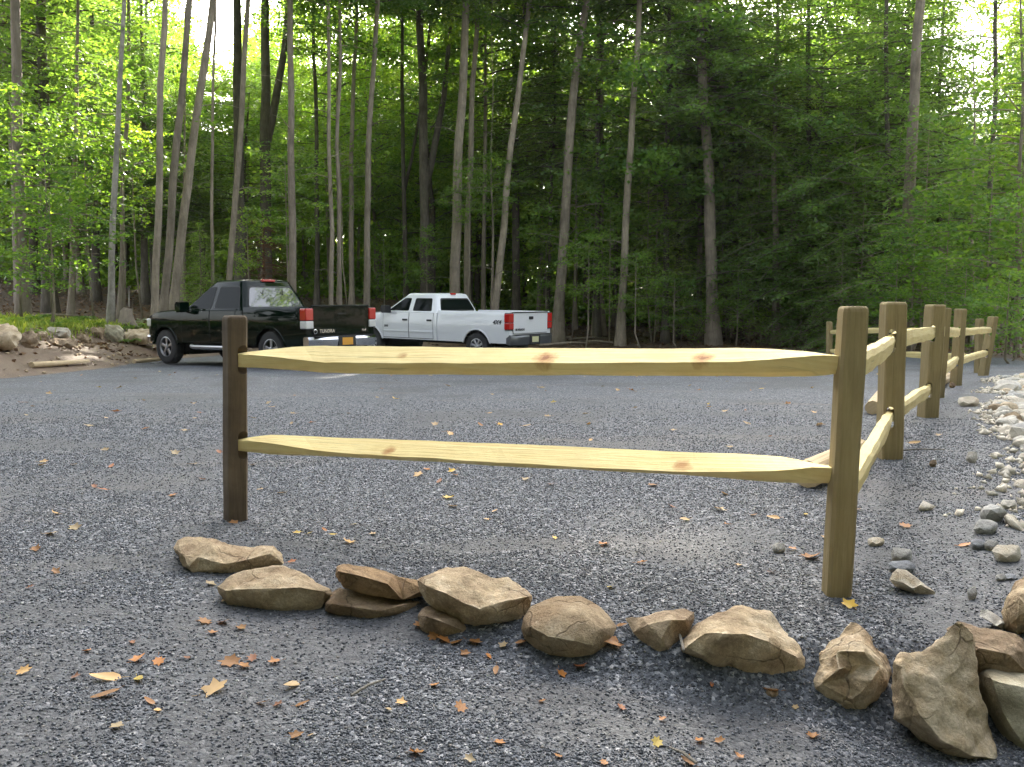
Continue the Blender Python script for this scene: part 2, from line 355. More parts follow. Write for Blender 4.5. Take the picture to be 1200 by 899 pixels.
M['leaf_yellow'] = mat_leaf('yellow_fallen_leaf', (0.58, 0.38, 0.07), (0.62, 0.44, 0.1), (0.66, 0.5, 0.13), 0.3, (1.2, 1, .7))
M['leaf_tan'] = mat_leaf('tan_fallen_leaf', (0.38, 0.25, 0.12), (0.45, 0.31, 0.16), (0.5, 0.37, 0.2), 0.2, (1.1, 1, .8))
M['leaf_red'] = mat_leaf('russet_fallen_leaf', (0.24, 0.085, 0.04), (0.28, 0.11, 0.05), (0.33, 0.14, 0.065), 0.2, (1.2, 1, .8))
M['paint_green'] = plain('dark_green_car_paint', (0.0022, 0.008, 0.0048), 0.5, 0.0, 0.0, 0.45)
M['paint_white'] = plain('white_car_paint', (0.72, 0.73, 0.74), 0.35, 0.0, 0.5, 0.8)
M['glass'] = plain('dark_window_glass', (0.006, 0.009, 0.008), 0.03, 0.0, 0.07)
M['glass_mirror'] = plain('tinted_reflective_glass', (0.02, 0.022, 0.026), 0.03, 0.0, 1.0, 0.6)
M['tyre'] = plain('tyre_rubber', (0.022, 0.022, 0.022), 0.85, grime=0.35)
M['chrome'] = plain('chrome', (0.62, 0.63, 0.65), 0.16, 1.0)
M['alloy'] = plain('silver_alloy', (0.42, 0.42, 0.43), 0.35, 0.9)
M['black'] = plain('black_plastic', (0.018, 0.018, 0.019), 0.55)
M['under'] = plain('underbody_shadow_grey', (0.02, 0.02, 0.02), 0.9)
M['red'] = plain('red_lens', (0.48, 0.018, 0.015), 0.12, coat=0.6)
M['clear'] = plain('clear_lens', (0.62, 0.62, 0.60), 0.12, coat=0.6)
M['plate_orange'] = plain('orange_plate', (0.72, 0.33, 0.02), 0.4)
M['plate_cream'] = plain('cream_plate', (0.62, 0.60, 0.33), 0.4)
M['decal'] = plain('dark_grey_decal', (0.05, 0.05, 0.055), 0.5)
M['steel'] = plain('galvanised_bolt', (0.5, 0.5, 0.5), 0.4, 0.8)

# ---------------------------------------------------------------- ground (one sheet to the horizon)
def axis(stops):
    out = [stops[0][0]]
    for (a, s0), (b, s1) in zip(stops[:-1], stops[1:]):
        x = a
        while x < b - 1e-6:
            t = (x - a) / (b - a); x = min(b, x + s0 + (s1 - s0) * t); out.append(x)
    return np.array(out)
BLOB = [(425, 745, .42, .20, .5), (385, 770, .3, .16, .4), (870, 868, .22, .30, 1.2), (655, 815, .30, .14, .2), (690, 850, .25, .12, .1), (105, 660, .5, .16, 0), (60, 720, .35, .15, .1), (1110, 715, .4, .2, .9), (25, 868, .3, .2, 0), (560, 640, .5, .12, .1), (330, 640, .4, .12, .1)]
BLOB = [(*ground_pt(u, v)[:2], a, b_, w) for u, v, a, b_, w in BLOB]
def packed(x, y):
    m = 0.75 * smooth(.46, .70, fbm(x * 1.3, y * 1.3, 31)); nz = fbm(x * 5, y * 5, 14) - .47
    for cx, cy, a, b_, w in BLOB:
        dx, dy = x - cx, y - cy; p = (dx * math.cos(w) + dy * math.sin(w)) / a; q = (-dx * math.sin(w) + dy * math.cos(w)) / b_
        m = np.maximum(m, 0.80 * (1 - smooth(.35, 1.35, np.sqrt(p * p + q * q) + 1.3 * nz)))
    return m
def build_ground():
    xs = axis([(-500, 60), (-60, 3), (-14, 0.4), (-3.2, 0.06), (-2.2, 0.035), (2.2, 0.035), (3.2, 0.06), (14, 0.4), (60, 3), (500, 60)])
    ys = axis([(-300, 60), (-20, 3), (1.4, 0.2), (1.9, 0.035), (4.6, 0.035), (9, 0.09), (24, 0.22), (40, 0.5), (90, 4), (700, 80)])
    X, Y = np.meshgrid(xs, ys); nx, ny = len(xs), len(ys)
    Z = gz(X.ravel(), Y.ravel()); V = np.stack([X.ravel(), Y.ravel(), Z], 1)
    i, j = np.meshgrid(np.arange(nx - 1), np.arange(ny - 1)); a = (j * nx + i).ravel()
    Fa = np.stack([a, a + 1, a + nx + 1, a + nx], 1)
    me = mk_np(V, Fa, M['ground'], True)
    sd = lot_sd(V[:, 0], V[:, 1]); x, y = V[:, 0], V[:, 1]
    lot = 1 - smooth(-0.25, 0.35, sd)
    left = smooth(0.5, -6.0, x)
    lot = np.maximum(lot, smooth(1.5, 2.5, x) * (1 - smooth(17, 20, y)) * (1 - smooth(1.7, 2.3, sd)))
    grass = left * smooth(1.6, 2.4, sd) * (1 - smooth(4.5, 8.0, sd + 2.5 * (fbm(x * .3, y * .3, 21) - .5)))
    rt = smooth(2, 3, x) * (1 - smooth(15, 20, y)) * smooth(1.6, 2.5, sd)
    grass = np.maximum(grass, rt * 0.9)
    dirt = left * smooth(-0.2, 0.3, sd) * (1 - smooth(1.6, 2.6, sd)) 
    fines = packed(x, y)
    colr = np.stack([lot, grass, np.clip(dirt, 0, 1), fines], 1).astype(np.float32)
    at = me.color_attributes.new('mask', 'FLOAT_COLOR', 'POINT'); at.data.foreach_set('color', colr.ravel())
    tag(link('ground', me), kind='structure')
build_ground()

# ---------------------------------------------------------------- fence
def uv_long(me, axis_pts):
    """UV = (distance along the piece, distance round it) so the grain follows the length"""
    a, b = [Vector(p) for p in axis_pts]; d = (b - a).normalized()
    e = d.cross(Vector((0, 0, 1)) if abs(d.z) < 0.8 else Vector((0, 1, 0))).normalized(); g = d.cross(e)
    off = R.random() * 20
    uv = me.uv_layers.new(name='UVMap'); 
    co = [v.co for v in me.vertices]
    for l in me.loops:
        p = co[l.vertex_index] - a; uv.data[l.index].uv = (p.dot(d) + off, p.dot(e) * 0.8 + p.dot(g) + off)
    return me
def boolean_cut(me, cutters):
    o = link('cut_base', me); cs = []
    for c in cutters:
        co = link('cutter', c); cs.append(co); md = o.modifiers.new('b', 'BOOLEAN'); md.object = co; md.operation = 'DIFFERENCE'; md.solver = 'EXACT'
    bpy.context.view_layer.update(); dg = bpy.context.evaluated_depsgraph_get()
    r = bpy.data.meshes.new_from_object(o.evaluated_get(dg))
    for x in cs + [o]: bpy.data.objects.remove(x)
    return r
def slot_mesh(center, dirv, half_w, half_h, L):
    """stadium prism along dirv"""
    d = Vector(dirv).normalized(); up = Vector((0, 0, 1)); s = d.cross(up).normalized(); n = 8; ring = []
    for k in range(n + 1): w = PI * k / n; ring.append((half_w * math.cos(w), half_h - half_w + half_w * math.sin(w)))
    for k in range(n + 1): w = PI + PI * k / n; ring.append((half_w * math.cos(w), -half_h + half_w + half_w * math.sin(w)))
    rings = [[Vector(center) + d * q + s * a + up * b for a, b in ring] for q in (-L, L)]
    V, Fc = loft(rings); return fixn(mk(V, Fc))
def make_post(parent, base, top, side, rot, mat, slots=(), sdir=None, origin=None, cham=0.02):
    """squared post, chamfered top; slots: (z above base, half height)"""
    base, top = Vector(base), Vector(top); ax = (top - base); H = ax.length
    h = side / 2; e = 0.012
    prof = [(-h + e, -h), (h - e, -h), (h, -h + e), (h, h - e), (h - e, h), (-h + e, h), (-h, h - e), (-h, -h + e)]
    rm = Matrix.Rotation(rot, 3, 'Z'); levels = []
    zs = list(np.linspace(-0.25, H - cham, 12)) + [H - cham * .4, H]
    for i, z in enumerate(zs):
        k = 1.0 if z < H - cham * 0.9 else (0.95 if z < H - 0.001 else 0.82)
        wob = 1 + 0.02 * math.sin(z * 9 + rot * 7) * (0 if z < 0 else 1)
        levels.append([base + ax * (z / H) + rm @ Vector((a * k * wob, b * k * wob, 0)) for a, b in prof])
    V, Fc = loft(levels); me = fixn(mk(V, Fc))
    if slots:
        cs = [slot_mesh(base + ax * (z / H), sdir, 0.028, hh, 0.25) for z, hh in slots]; me = boolean_cut(me, cs)
    me.materials.clear(); me.materials.append(mat); uv_long(me, (base, top))
    for v in me.vertices: v.co -= Vector(origin)
    return link('post', me, parent)
def make_rail(parent, A, B, origin, mat, w=0.055, hgt=0.115, ten=0.07, roll=0.0, taper=0.42, seed=0, name='rail', knots=()):
    """split rail with wedge section and tapered ends between 3D points A and B"""
    rr = random.Random(seed); A, B = Vector(A), Vector(B); d = (B - A); L = d.length; d.normalize()
    s = d.cross(Vector((0, 0, 1))).normalized(); u = s.cross(d); rings = []; n = 22
    for i in range(n + 1):
        t = i / n * L; e = min(t, L - t); k = min(1.0, e / taper)
        hh = ten + (hgt - ten) * k; ww = 0.028 + (w - 0.028) * k
        j = lambda a: a + 0.007 * mnoise.noise(Vector((t * 4, a * 40, seed))) + 0.004 * mnoise.noise(Vector((t * 14, a * 60, seed)))
        sec = [(-ww * .5, hh * .5), (ww * .45, hh * .48), (ww * .62, j(hh * (0.1 + .12 * k))), (ww * .25, -hh * .5), (-ww * .45, -hh * .45), (-ww * .6, 0)]
        if roll: sec = [(-a, b) for a, b in sec]
        sec = [(j(a), j(b)) for a, b in sec]
        bow = 0.012 * math.sin(PI * t / L + seed) + 0.006 * mnoise.noise(Vector((t * 1.3, seed, 2)))
        rings.append([A + d * t + s * a + u * (b + bow) for a, b in sec])
    V, Fc = loft(rings); me = fixn(mk(V, Fc, mat)); uv_long(me, (A, B))
    for v in me.vertices: v.co -= Vector(origin)
    return link(name, me, parent)
def pxpost(ub, vb, ut, vt):
    b = ground_pt(ub, vb); t = at_depth(ut, vt, b[1]); return b, t

fence_pts = {}
P0b, P0t = pxpost(276, 609, 275, 370)
P1b, P1t = pxpost(980, 696, 1000, 359)
P2b, P2t = pxpost(1042, 537, 1047, 354)
P3b, P3t = pxpost(1087, 489, 1096, 357)
Q3 = (np.array([P3b[0] + 1.15, P3b[1] + 2.7])); P3bb = np.array([Q3[0], Q3[1], gz1(*Q3)]); 
P3bb = at_depth(1098, 470, P3b[1] + 2.4); P3bb[2] = gz1(P3bb[0], P3bb[1]); P3bt = at_depth(1107, 361, P3bb[1])
P4b = at_depth(1120, 448, 13.6); P4b[2] = gz1(P4b[0], P4b[1]); P4t = at_depth(1126, 362, 13.6)
P5b = at_depth(1152, 442, 16.3); P5b[2] = gz1(P5b[0], P5b[1]); P5t = at_depth(1164, 371, 16.3)
fence = empty('split_rail_fence', P1b)
tag(fence, 'pale split rail fence with knotty rails, from the dark post along the lot', 'fence')
FO = Vector(P1b)
def dirxy(a, b): v = Vector((b[0] - a[0], b[1] - a[1], 0)); return v.normalized()
d01, d12, d23 = dirxy(P0b, P1b), dirxy(P1b, P2b), dirxy(P2b, P3b); d34 = dirxy(P3b, P3bb); d4 = dirxy(P3bb, P4b); d45 = dirxy(P4b, P5b)
p0 = make_post(fence, P0b, P0t, 0.102, math.radians(38), M['post_dark'], [(0.845, 0.075), (0.40, 0.075)], d01, FO); p0['label'] = 'dark brown weathered post at the left end'
make_post(fence, P1b, P1t, 0.094, math.radians(-3), M['post'], [], None, FO)
def zfrac(b, t, f): return Vector(b) + (Vector(t) - Vector(b)) * f
def slotspec(b, t, fr): H = (Vector(t) - Vector(b)).length; return [(H * f, 0.085) for f in fr]
make_post(fence, P2b, P2t, 0.148, math.atan2(d12.y, d12.x) - 1.15, M['post'], slotspec(P2b, P2t, (0.755, 0.265)), d12, FO)
make_post(fence, P3b, P3t, 0.155, math.atan2(d23.y, d23.x) - 0.9, M['post'], slotspec(P3b, P3t, (0.745, 0.245)), d23, FO)
make_post(fence, P3bb, P3bt, 0.13, 0.4, M['post'], slotspec(P3bb, P3bt, (0.74, 0.28)), d34, FO)
make_post(fence, P4b, P4t, 0.135, 0.5, M['post'], slotspec(P4b, P4t, (0.70, 0.32)), d45, FO)
make_post(fence, P5b, P5t, 0.14, 0.45, M['post'], slotspec(P5b, P5t, (0.75, 0.38)), d45, FO)

def traced_rail(rows, knots, name):
    """front rails: (u, v_top, v_ridge, v_bottom) measured along the rail, given real depth behind the two posts' line"""
    rings = []; us = np.array([r[0] for r in rows], float); n = 56
    for i in range(n + 1):
        u = us[0] + (us[-1] - us[0]) * i / n
        vt, vr, vb = [float(np.interp(u, us, [r[k] for r in rows])) for k in (1, 2, 3)]
        # depth on the straight line between the posts
        a = (u - 600) / F_PX; x0, y0, x1, y1 = P0b[0], P0b[1], P1b[0], P1b[1]
        s = (a * y0 - x0) / ((x1 - x0) - a * (y1 - y0)); d = y0 + s * (y1 - y0)
        e = min(i, n - i) / n; k = min(1, e / 0.1)
        w = 0.022 + 0.05 * k
        j = lambda q: 0.6 * mnoise.noise(Vector((u * 0.02, q * 9.1, 3.3))) + 0.4 * mnoise.noise(Vector((u * 0.1, q * 7.1, 1.3)))
        up = (vr - vt) / 25.0
        pts = [at_depth(u, vt + j(1), d + w * .45 + 0.05 * up), at_depth(u, vr + 1.2 * j(2), d - w * 0.72), at_depth(u, vb - 0.25 * (vb - vr) + j(3), d - w * 0.38), at_depth(u, vb + j(5), d + w * 0.05),
               at_depth(u, vb - 2, d + w * 0.7), at_depth(u, (vt + vb) / 2, d + w * 1.05)]
        rings.append([Vector(p) for p in pts])
    kn = []
    for (u, v, rad) in knots:
        a = (u - 600) / F_PX; s = (a * P0b[1] - P0b[0]) / ((P1b[0] - P0b[0]) - a * (P1b[1] - P0b[1])); kn.append((tuple(at_depth(u, v, P0b[1] + s * (P1b[1] - P0b[1]) - 0.02)), rad))
    mat = mat_wood('knotty_' + name, (0.74, 0.585, 0.25), (0.83, 0.71, 0.36), dirt=0.22, dirtcol=(0.56, 0.37, 0.14), knots=kn)
    V, Fc = loft(rings); me = fixn(mk(V, Fc, mat)); uv_long(me, (rings[0][0], rings[-1][0]))
    for v in me.vertices: v.co -= FO
    return link('rail', me, fence)
traced_rail([(279, 414, 415, 430), (300, 412, 416, 431), (345, 406.3, 421, 434), (380, 405.3, 424.8, 437), (450, 406, 425.4, 438.5), (600, 408, 425.4, 439.5), (760, 408.5, 424.8, 440.5), (860, 408, 424.5, 441),
             (900, 408.7, 421.6, 441.6), (950, 412.3, 417.2, 441), (970, 415.5, 416.4, 439.6), (992, 418, 418.6, 436)], [(639, 418, 0.062), (823, 418, 0.056), (468, 411, 0.045), (700, 428, .02), (540, 415, 0.02)], 'upper_rail')
r2 = traced_rail([(279, 515, 516, 528), (300, 512, 517, 530.5), (320, 509.5, 520, 533), (365, 511.5, 527, 534), (400, 513, 531, 535.5), (500, 516.7, 536.5, 540.5), (600, 520.3, 543, 547), (700, 525, 548, 551.5),
             (800, 529.7, 553, 556.5), (866, 532, 553, 562), (917, 535, 551.5, 565.5), (955, 543, 547.5, 566.5), (990, 549, 549.6, 566)], [(455, 525, 0.042), (799, 541, 0.05), (610, 529, 0.018)], 'lower_rail')
bolt_p = at_depth(970, 556, 3.36 if False else P1b[1] + 0.02)
def rail_px(ua, va, da, ub, vb, db, **kw): return make_rail(fence, at_depth(ua, va, da), at_depth(ub, vb, db), FO, M['rail'], **kw)
y1, y2, y3, y3b, y4, y5 = P1b[1], P2b[1], P3b[1], P3bb[1], P4b[1], P5b[1]
ext = 0.16
def between(b0, t0, f0, b1, t1, f1, e0, e1, **kw):
    A, B = zfrac(b0, t0, f0), zfrac(b1, t1, f1); d = (B - A).normalized()
    return make_rail(fence, A - d * e0, B + d * e1, FO, M['rail'], **kw)
between(P1b, P1t, .785, P2b, P2t, .745, 0.02, 0.12, seed=3, hgt=.115, ten=.075, taper=.5)
between(P1b, P1t, .335, P2b, P2t, .255, 0.02, 0.14, seed=4, hgt=.125, ten=.07, taper=.6)
between(P2b, P2t, .765, P3b, P3t, .74, 0.14, 0.12, seed=5, hgt=.13, ten=.08, roll=1)
between(P2b, P2t, .275, P3b, P3t, .235, 0.16, 0.13, seed=6, hgt=.12, ten=.07)
between(P3b, P3t, .755, P3bb, P3bt, .74, 0.13, 0.1, seed=7)
between(P3b, P3t, .26, P3bb, P3bt, .28, 0.13, 0.1, seed=8)
between(P3bb, P3bt, .745, P4b, P4t, .70, 0.12, 0.1, seed=9, hgt=.14)
between(P3bb, P3bt, .285, P4b, P4t, .33, 0.12, 0.16, seed=10, hgt=.14)
between(P4b, P4t, .71, P5b, P5t, .76, 0.12, 0.12, seed=11)
between(P4b, P4t, .31, P5b, P5t, .38, 0.12, 0.12, seed=12)
# the return fence across the far corner
f2a = at_depth(972, 410, 22.0); f2a[2] = gz1(f2a[0], f2a[1]); f2at = at_depth(972, 377, 22)
f2c = at_depth(1146, 442, 17.2); f2c[2] = gz1(f2c[0], f2c[1]); f2ct = at_depth(1148, 373.5, 17.2)
f2b = (f2a + f2c) / 2; f2b[2] = gz1(f2b[0], f2b[1]); f2bt = f2b + (f2at - f2a) * np.array([0, 0, 1.06])
fence2 = empty('split_rail_fence', f2a); tag(fence2, 'far short return of the split rail fence, in front of the dark hemlocks', 'fence')
O2 = Vector(f2a)
for b_, t_ in ((f2a, f2at), (f2b, f2bt), (f2c, f2ct)): make_post(fence2, b_, t_, 0.12, 0.3, M['post'], [], None, O2)
for f in (.74, .28):
    for (b0, t0, b1, t1) in ((f2a, f2at, f2b, f2bt), (f2b, f2bt, f2c, f2ct)):
        A, B = zfrac(b0, t0, f), zfrac(b1, t1, f + .01); make_rail(fence2, A, B, O2, M['rail'], seed=int(f * 50 + b0[0]), hgt=0.13)

# ---------------------------------------------------------------- wheel stop timbers and loose logs
def timber(A, B, r, label, flat=True, mat='timber'):
    A, B = Vector(A), Vector(B); V, Fc = tube([A + (B - A) * t for t in (0, .2, .4, .6, .8, 1)], [r, r * 1.02, r, r * .98, r, r * .97], 10)
    me = fixn(mk(V, Fc, M[mat])); uv_long(me, (A, B)); o0 = (A + B) / 2 - Vector((0, 0, r))
    for v in me.vertices:
        v.co -= o0
        if flat: v.co.z = max(v.co.z, 0.006)
    o = link('timber', me, None, o0); return tag(o, label, 'timber')
def gp(u, v, dz=0.0): p = ground_pt(u, v); p[2] += dz; return p
def grd(u, d, dz): p = at_depth(u, 400, d); p[2] = gz1(p[0], p[1]) + dz; return p
timber(gp(37, 431, .055), gp(103, 428, .07), .055, 'pale wheel stop timber lying at the foot of the earth bank')
timber(gp(157, 427, .07), gp(196, 424, .07), .05, 'pale wheel stop timber in front of the dark green truck')
timber(gp(946, 572, .085), gp(1006, 541, .085), .085, 'pale log lying on the gravel behind the near fence corner', False)
timber(gp(1022, 486, .075), gp(1034, 468, .075), .075, 'pale log end lying behind the second fence post', False)
timber(grd(1097, 12.6, .08), grd(1113, 14.6, .08), .08, 'pale log lying on gravel beside the fourth fence post', False)

# ---------------------------------------------------------------- rocks
def build_rock(name, outline, ridges, d, thick, mat, rough=0.006, sm=2, seed=0, sub=3, bottom_pad=0.03):
    """outline: pixel outline; ridges: (u, v, depth) interior points; real depth 'thick' behind the face"""
    us = np.array([p[0] for p in outline], float); vs = np.array([p[1] for p in outline], float); g = 1.11
    cu, cv = (us.min() + us.max()) / 2, (vs.min() + vs.max()) / 2      # smoothing below draws the stone in a little
    outline = [(cu + (p[0] - cu) * g, cv + (p[1] - cv) * g) + tuple(p[2:]) for p in outline]; ridges = [(cu + (u - cu) * g, cv + (v - cv) * g, q) for u, v, q in ridges]
    us = np.array([p[0] for p in outline], float); vs = np.array([p[1] for p in outline], float)
    v0, v1 = vs.min(), vs.max(); pts2, dep = [], []
    for p in outline:
        f = (v1 - p[1]) / (v1 - v0 + 1e-6)
        pts2.append((p[0], p[1])); dep.append(p[2] if len(p) > 2 else thick * (0.12 + 0.62 * f ** 1.1))
    n = len(outline)
    for (u, v, dd) in ridges: pts2.append((u, v)); dep.append(dd)
    vo, ed, fa, _, _, _ = delaunay_2d_cdt([Vector((a, -b)) for a, b in pts2], [], [list(range(n))], 1, 1e-4)
    V = []
    for q in vo:
        k = min(range(len(pts2)), key=lambda i: (pts2[i][0] - q.x) ** 2 + (pts2[i][1] + q.y) ** 2)
        V.append(Vector(at_depth(q.x, -q.y, d + dep[k])))
    bm = bmesh.new(); bv = [bm.verts.new(p) for p in V]
    for f in fa:
        try: bm.faces.new([bv[i] for i in f])
        except ValueError: pass
    # back: outline pushed away and shrunk
    cu, cv = us.mean(), vs.mean(); oi = []
    for i in range(n):
        k = min(range(len(vo)), key=lambda j: (pts2[i][0] - vo[j].x) ** 2 + (pts2[i][1] + vo[j].y) ** 2); oi.append(k)
    back = []
    for i in range(n):
        u = cu + (pts2[i][0] - cu) * 0.74; v = cv + (pts2[i][1] - cv) * 0.74
        p = Vector(at_depth(u, v, d + thick * 1.0)); p.z = min(p.z, V[oi[i]].z); back.append(bm.verts.new(p))
    for i in range(n):
        j = (i + 1) % n
        if oi[i] != oi[j]:
            try: bm.faces.new([bv[oi[i]], bv[oi[j]], back[j], back[i]])
            except ValueError: pass
    cb = bm.verts.new(sum((b.co for b in back), Vector()) / n)
    for i in range(n): bm.faces.new([back[i], back[(i + 1) % n], cb])
    bmesh.ops.recalc_face_normals(bm, faces=bm.faces)
    bmesh.ops.triangulate(bm, faces=bm.faces[:])
    for it in range(sub):
        bmesh.ops.subdivide_edges(bm, edges=bm.edges[:], cuts=1, use_grid_fill=True)
        if it < sm:
            for _ in range(1 if it else 1): bmesh.ops.smooth_vert(bm, verts=bm.verts, factor=0.22 if it else 0.10, use_axis_x=True, use_axis_y=True, use_axis_z=True)
    bm.normal_update()
    for v in bm.verts:
        p = v.co
        k = mnoise.fractal(p * 9 + Vector((seed, 0, 0)), 1.0, 2.0, 5) * rough * 2.0 - abs(mnoise.noise(p * 16 + Vector((seed, 3, 0)))) * rough * 1.5 + (mnoise.noise(p * 30 + Vector((0, seed, 0)))) * rough * 0.5
        c = mnoise.voronoi(p * 11 + Vector((seed, seed, 0)))[0][0]
        v.co = p + v.normal * (k - c * rough * 1.2)
    lo = min(v.co.z for v in bm.verts); c0 = sum((v.co for v in bm.verts), Vector()) / len(bm.verts); org = Vector((c0.x, c0.y, lo))
    for v in bm.verts: v.co -= org
    me = bm_mesh(bm, M[mat], True)
    me.set_sharp_from_angle(angle=math.radians(38)) if hasattr(me, 'set_sharp_from_angle') else None
    return link(name, me, None, org)
ROCKS = [
 ('long brown boulder at the left end of the stone row', 'stone_tan', 0.30, .007, [(207,642),(212,634),(224,630.5),(250,631),(270,637),(285,641),(305,639),(317,638),(326,650),(328,661),(300,669),(270,676),(234,675),(217,664)],
   [(218,650,.03),(236,652,.02),(262,660,0),(290,655,.03),(312,648,.06),(226,663,.0),(250,644,.09)], None),
 ('pale cream boulder with pointed ends, second from the left', 'stone_tan', 0.27, .006, [(258,687),(272,677),(293,668),(330,665),(345,668),(362,677),(381,689),(387,698),(373,712),(350,720),(310,719),(275,709),(261,697)],
   [(270,692,.03),(295,690,.0),(325,690,-.01),(352,688,.01),(378,693,.05),(320,703,.01),(335,677,.10)], None),
 ('dark flat slab at the bottom of the two-slab stack', 'stone_brown', 0.27, .005, [(383,706),(390,696),(400,688),(430,693),(470,700),(498,704),(500,716),(475,722),(440,728.5),(402,722),(385,716)],
   [(392,708,.01),(420,712,.0),(445,715,.0),(470,708,.04)], None),
 ('banded brown slab lying on top of the two-slab stack', 'stone_slab', 0.25, .004, [(396,675),(398,665),(406,661),(430,664),(460,672),(496,682),(499,688),(498,697),(470,702),(435,697),(405,689)],
   [(401,670,.01),(425,675,-.005),(455,684,-.005),(494,690,.01)], 0.0),
 ('squat brown boulder tucked beneath the tan angular boulder', 'stone_brown', 0.26, .006, [(494,722),(502,711),(520,712),(545,722),(580,734),(610,728),(606,742),(580,750),(545,750),(520,748),(498,740)],
   [(503,722,.02),(520,728,.0),(545,738,.05)], None),
 ('tan angular boulder with a flat top, raised on another', 'stone_tan', 0.30, .006, [(495,681),(502,674),(516,667),(545,664.5),(562,671),(575,677),(592,678),(605,686),(620,697),(619,712),(609,731),(575,739),(560,738),(540,731),(520,718),(502,704)],
   [(503,688,.01),(525,696,-.01),(545,706,-.02),(562,712,-.03),(578,708,-.02),(600,702,.01),(614,699,.04),(588,720,-.005),(550,685,.10)], 0.02),
 ('round smooth brown boulder in the middle of the row', 'stone_tan', 0.34, .003, [(615,737),(617,725),(626,711),(640,704),(655,700),(680,699),(700,711),(712,722),(720,735),(719,749),(706,765),(690,773),(672,777),(648,771),(630,761),(618,749)],
   [(650,720,.06),(680,720,.05),(700,738,.02),(645,745,-.02),(670,750,-.04),(692,755,-.02),(625,735,.03)], None),
 ('small wedge of brown rock with a pointed foot', 'stone_brown', 0.18, .005, [(736,726),(752,722),(768,717),(800,714.5),(812,718),(814,728),(805,744),(795,754),(788,767),(772,770),(758,760),(745,742)],
   [(760,732,.03),(785,728,.02),(800,728,.03),(775,748,-.01)], None),
 ('big humped boulder with a dark front face', 'stone_tan', 0.38, .007, [(800,757),(806,747),(818,736),(836,723),(862,712),(880,713),(900,720),(918,738),(938,756),(946,773),(944,790),(930,802),(914,808),(880,804),(845,790),(815,777),(803,770)],
   [(808,760,.04),(830,741,.03),(850,745,-.01),(872,744,.0),(900,752,.0),(928,768,.02),(860,770,.03),(900,780,.02),(830,768,.03),(868,725,.14)], None),
 ('pointed tan boulder with a notch in its face', 'stone_tan', 0.34, .008, [(950,790),(955,775),(975,753),(998,731),(1006,734),(1022,750),(1040,772),(1046,784),(1041,812),(1022,834),(1007,842),(985,836),(962,823),(950,812)],
   [(980,765,.05),(1012,766,.0),(985,785,.0),(990,795,.035),(1010,780,.04),(1020,795,-.02),(1030,782,.0),(1000,818,-.01),(965,800,.04)], None),
 ('reddish brown rock lying behind the fin-shaped boulder', 'stone_brown', 0.25, .006, [(1112,738),(1125,730),(1150,737),(1178,741),(1196,750),(1208,762),(1210,795),(1150,792),(1125,775)],
   [(1150,760,.0),(1180,765,.0)], 0.22),
 ('tall fin-shaped tan boulder with a concave left shoulder', 'stone_tan', 0.30, .007, [(1052,779,.07),(1060,769,.08),(1082,767.5,.10),(1095,758,.10),(1106,747,.11),(1117,737,.13),(1126,734,.13),(1135,740,.13),(1141,754,.12),(1144,775,.10),(1147,810,.07),(1158,845),(1166,880),(1167,896),(1145,899),(1110,890),(1078,866),(1049,842),(1048,805)],
   [(1062,785,.03),(1063,808,-.005),(1080,836,-.04),(1103,862,-.065),(1134,880,-.075),(1160,882,-.04),(1105,800,.025),(1126,785,.06),(1130,840,-.02),(1058,825,.06)], None),
 ('smooth olive layered boulder in the bottom right corner', 'stone_olive', 0.36, .004, [(1146,792),(1155,785),(1175,782.5),(1210,782),(1245,790),(1255,850),(1245,915),(1215,920),(1195,906),(1180,893),(1165,862),(1150,826)],
   [(1165,800,.0),(1200,810,-.03),(1175,835,-.01),(1200,870,-.05),(1225,850,-.05)], 0.06),
 ('rounded brown boulder on the right edge above the stone row', 'stone_tan', 0.34, .006, [(1174,718),(1178,700),(1190,683),(1205,675),(1230,678),(1245,700),(1245,740),(1220,757),(1195,745),(1180,735)],
   [(1195,700,.02),(1210,715,-.02),(1192,725,.0)], None),
]
for i, (lab, mat, th, ro, ol, rg, dd) in enumerate(ROCKS):
    k = max(range(len(ol)), key=lambda q: ol[q][1]); g = ground_pt(ol[k][0], min(ol[k][1], 893)); d = g[1] + (dd if dd else 0.0)
    if 'two-slab' in lab or 'raised' in lab:
        if 'lying on top' in lab: d = ground_pt(440, 728)[1] + 0.03
        if 'raised' in lab: d = ground_pt(545, 750)[1] + 0.03
    if 'fin-shaped tan' in lab: d = ground_pt(1120, 880)[1] - .02
    if 'olive' in lab: d = ground_pt(1120, 880)[1] + .04
    if 'reddish' in lab: d = ground_pt(1120, 880)[1] + .16
    if 'right edge above' in lab: d = ground_pt(1195, 752)[1]
    o = build_rock('boulder', ol, rg, d, th, mat, ro * 0.85, 3 if 'round smooth' in lab or 'olive' in lab else 2, i * 3.7, 4)
    # carry the foot of the stone down into the gravel
    tag(o, lab, 'boulder', 'boulders edging the lot')

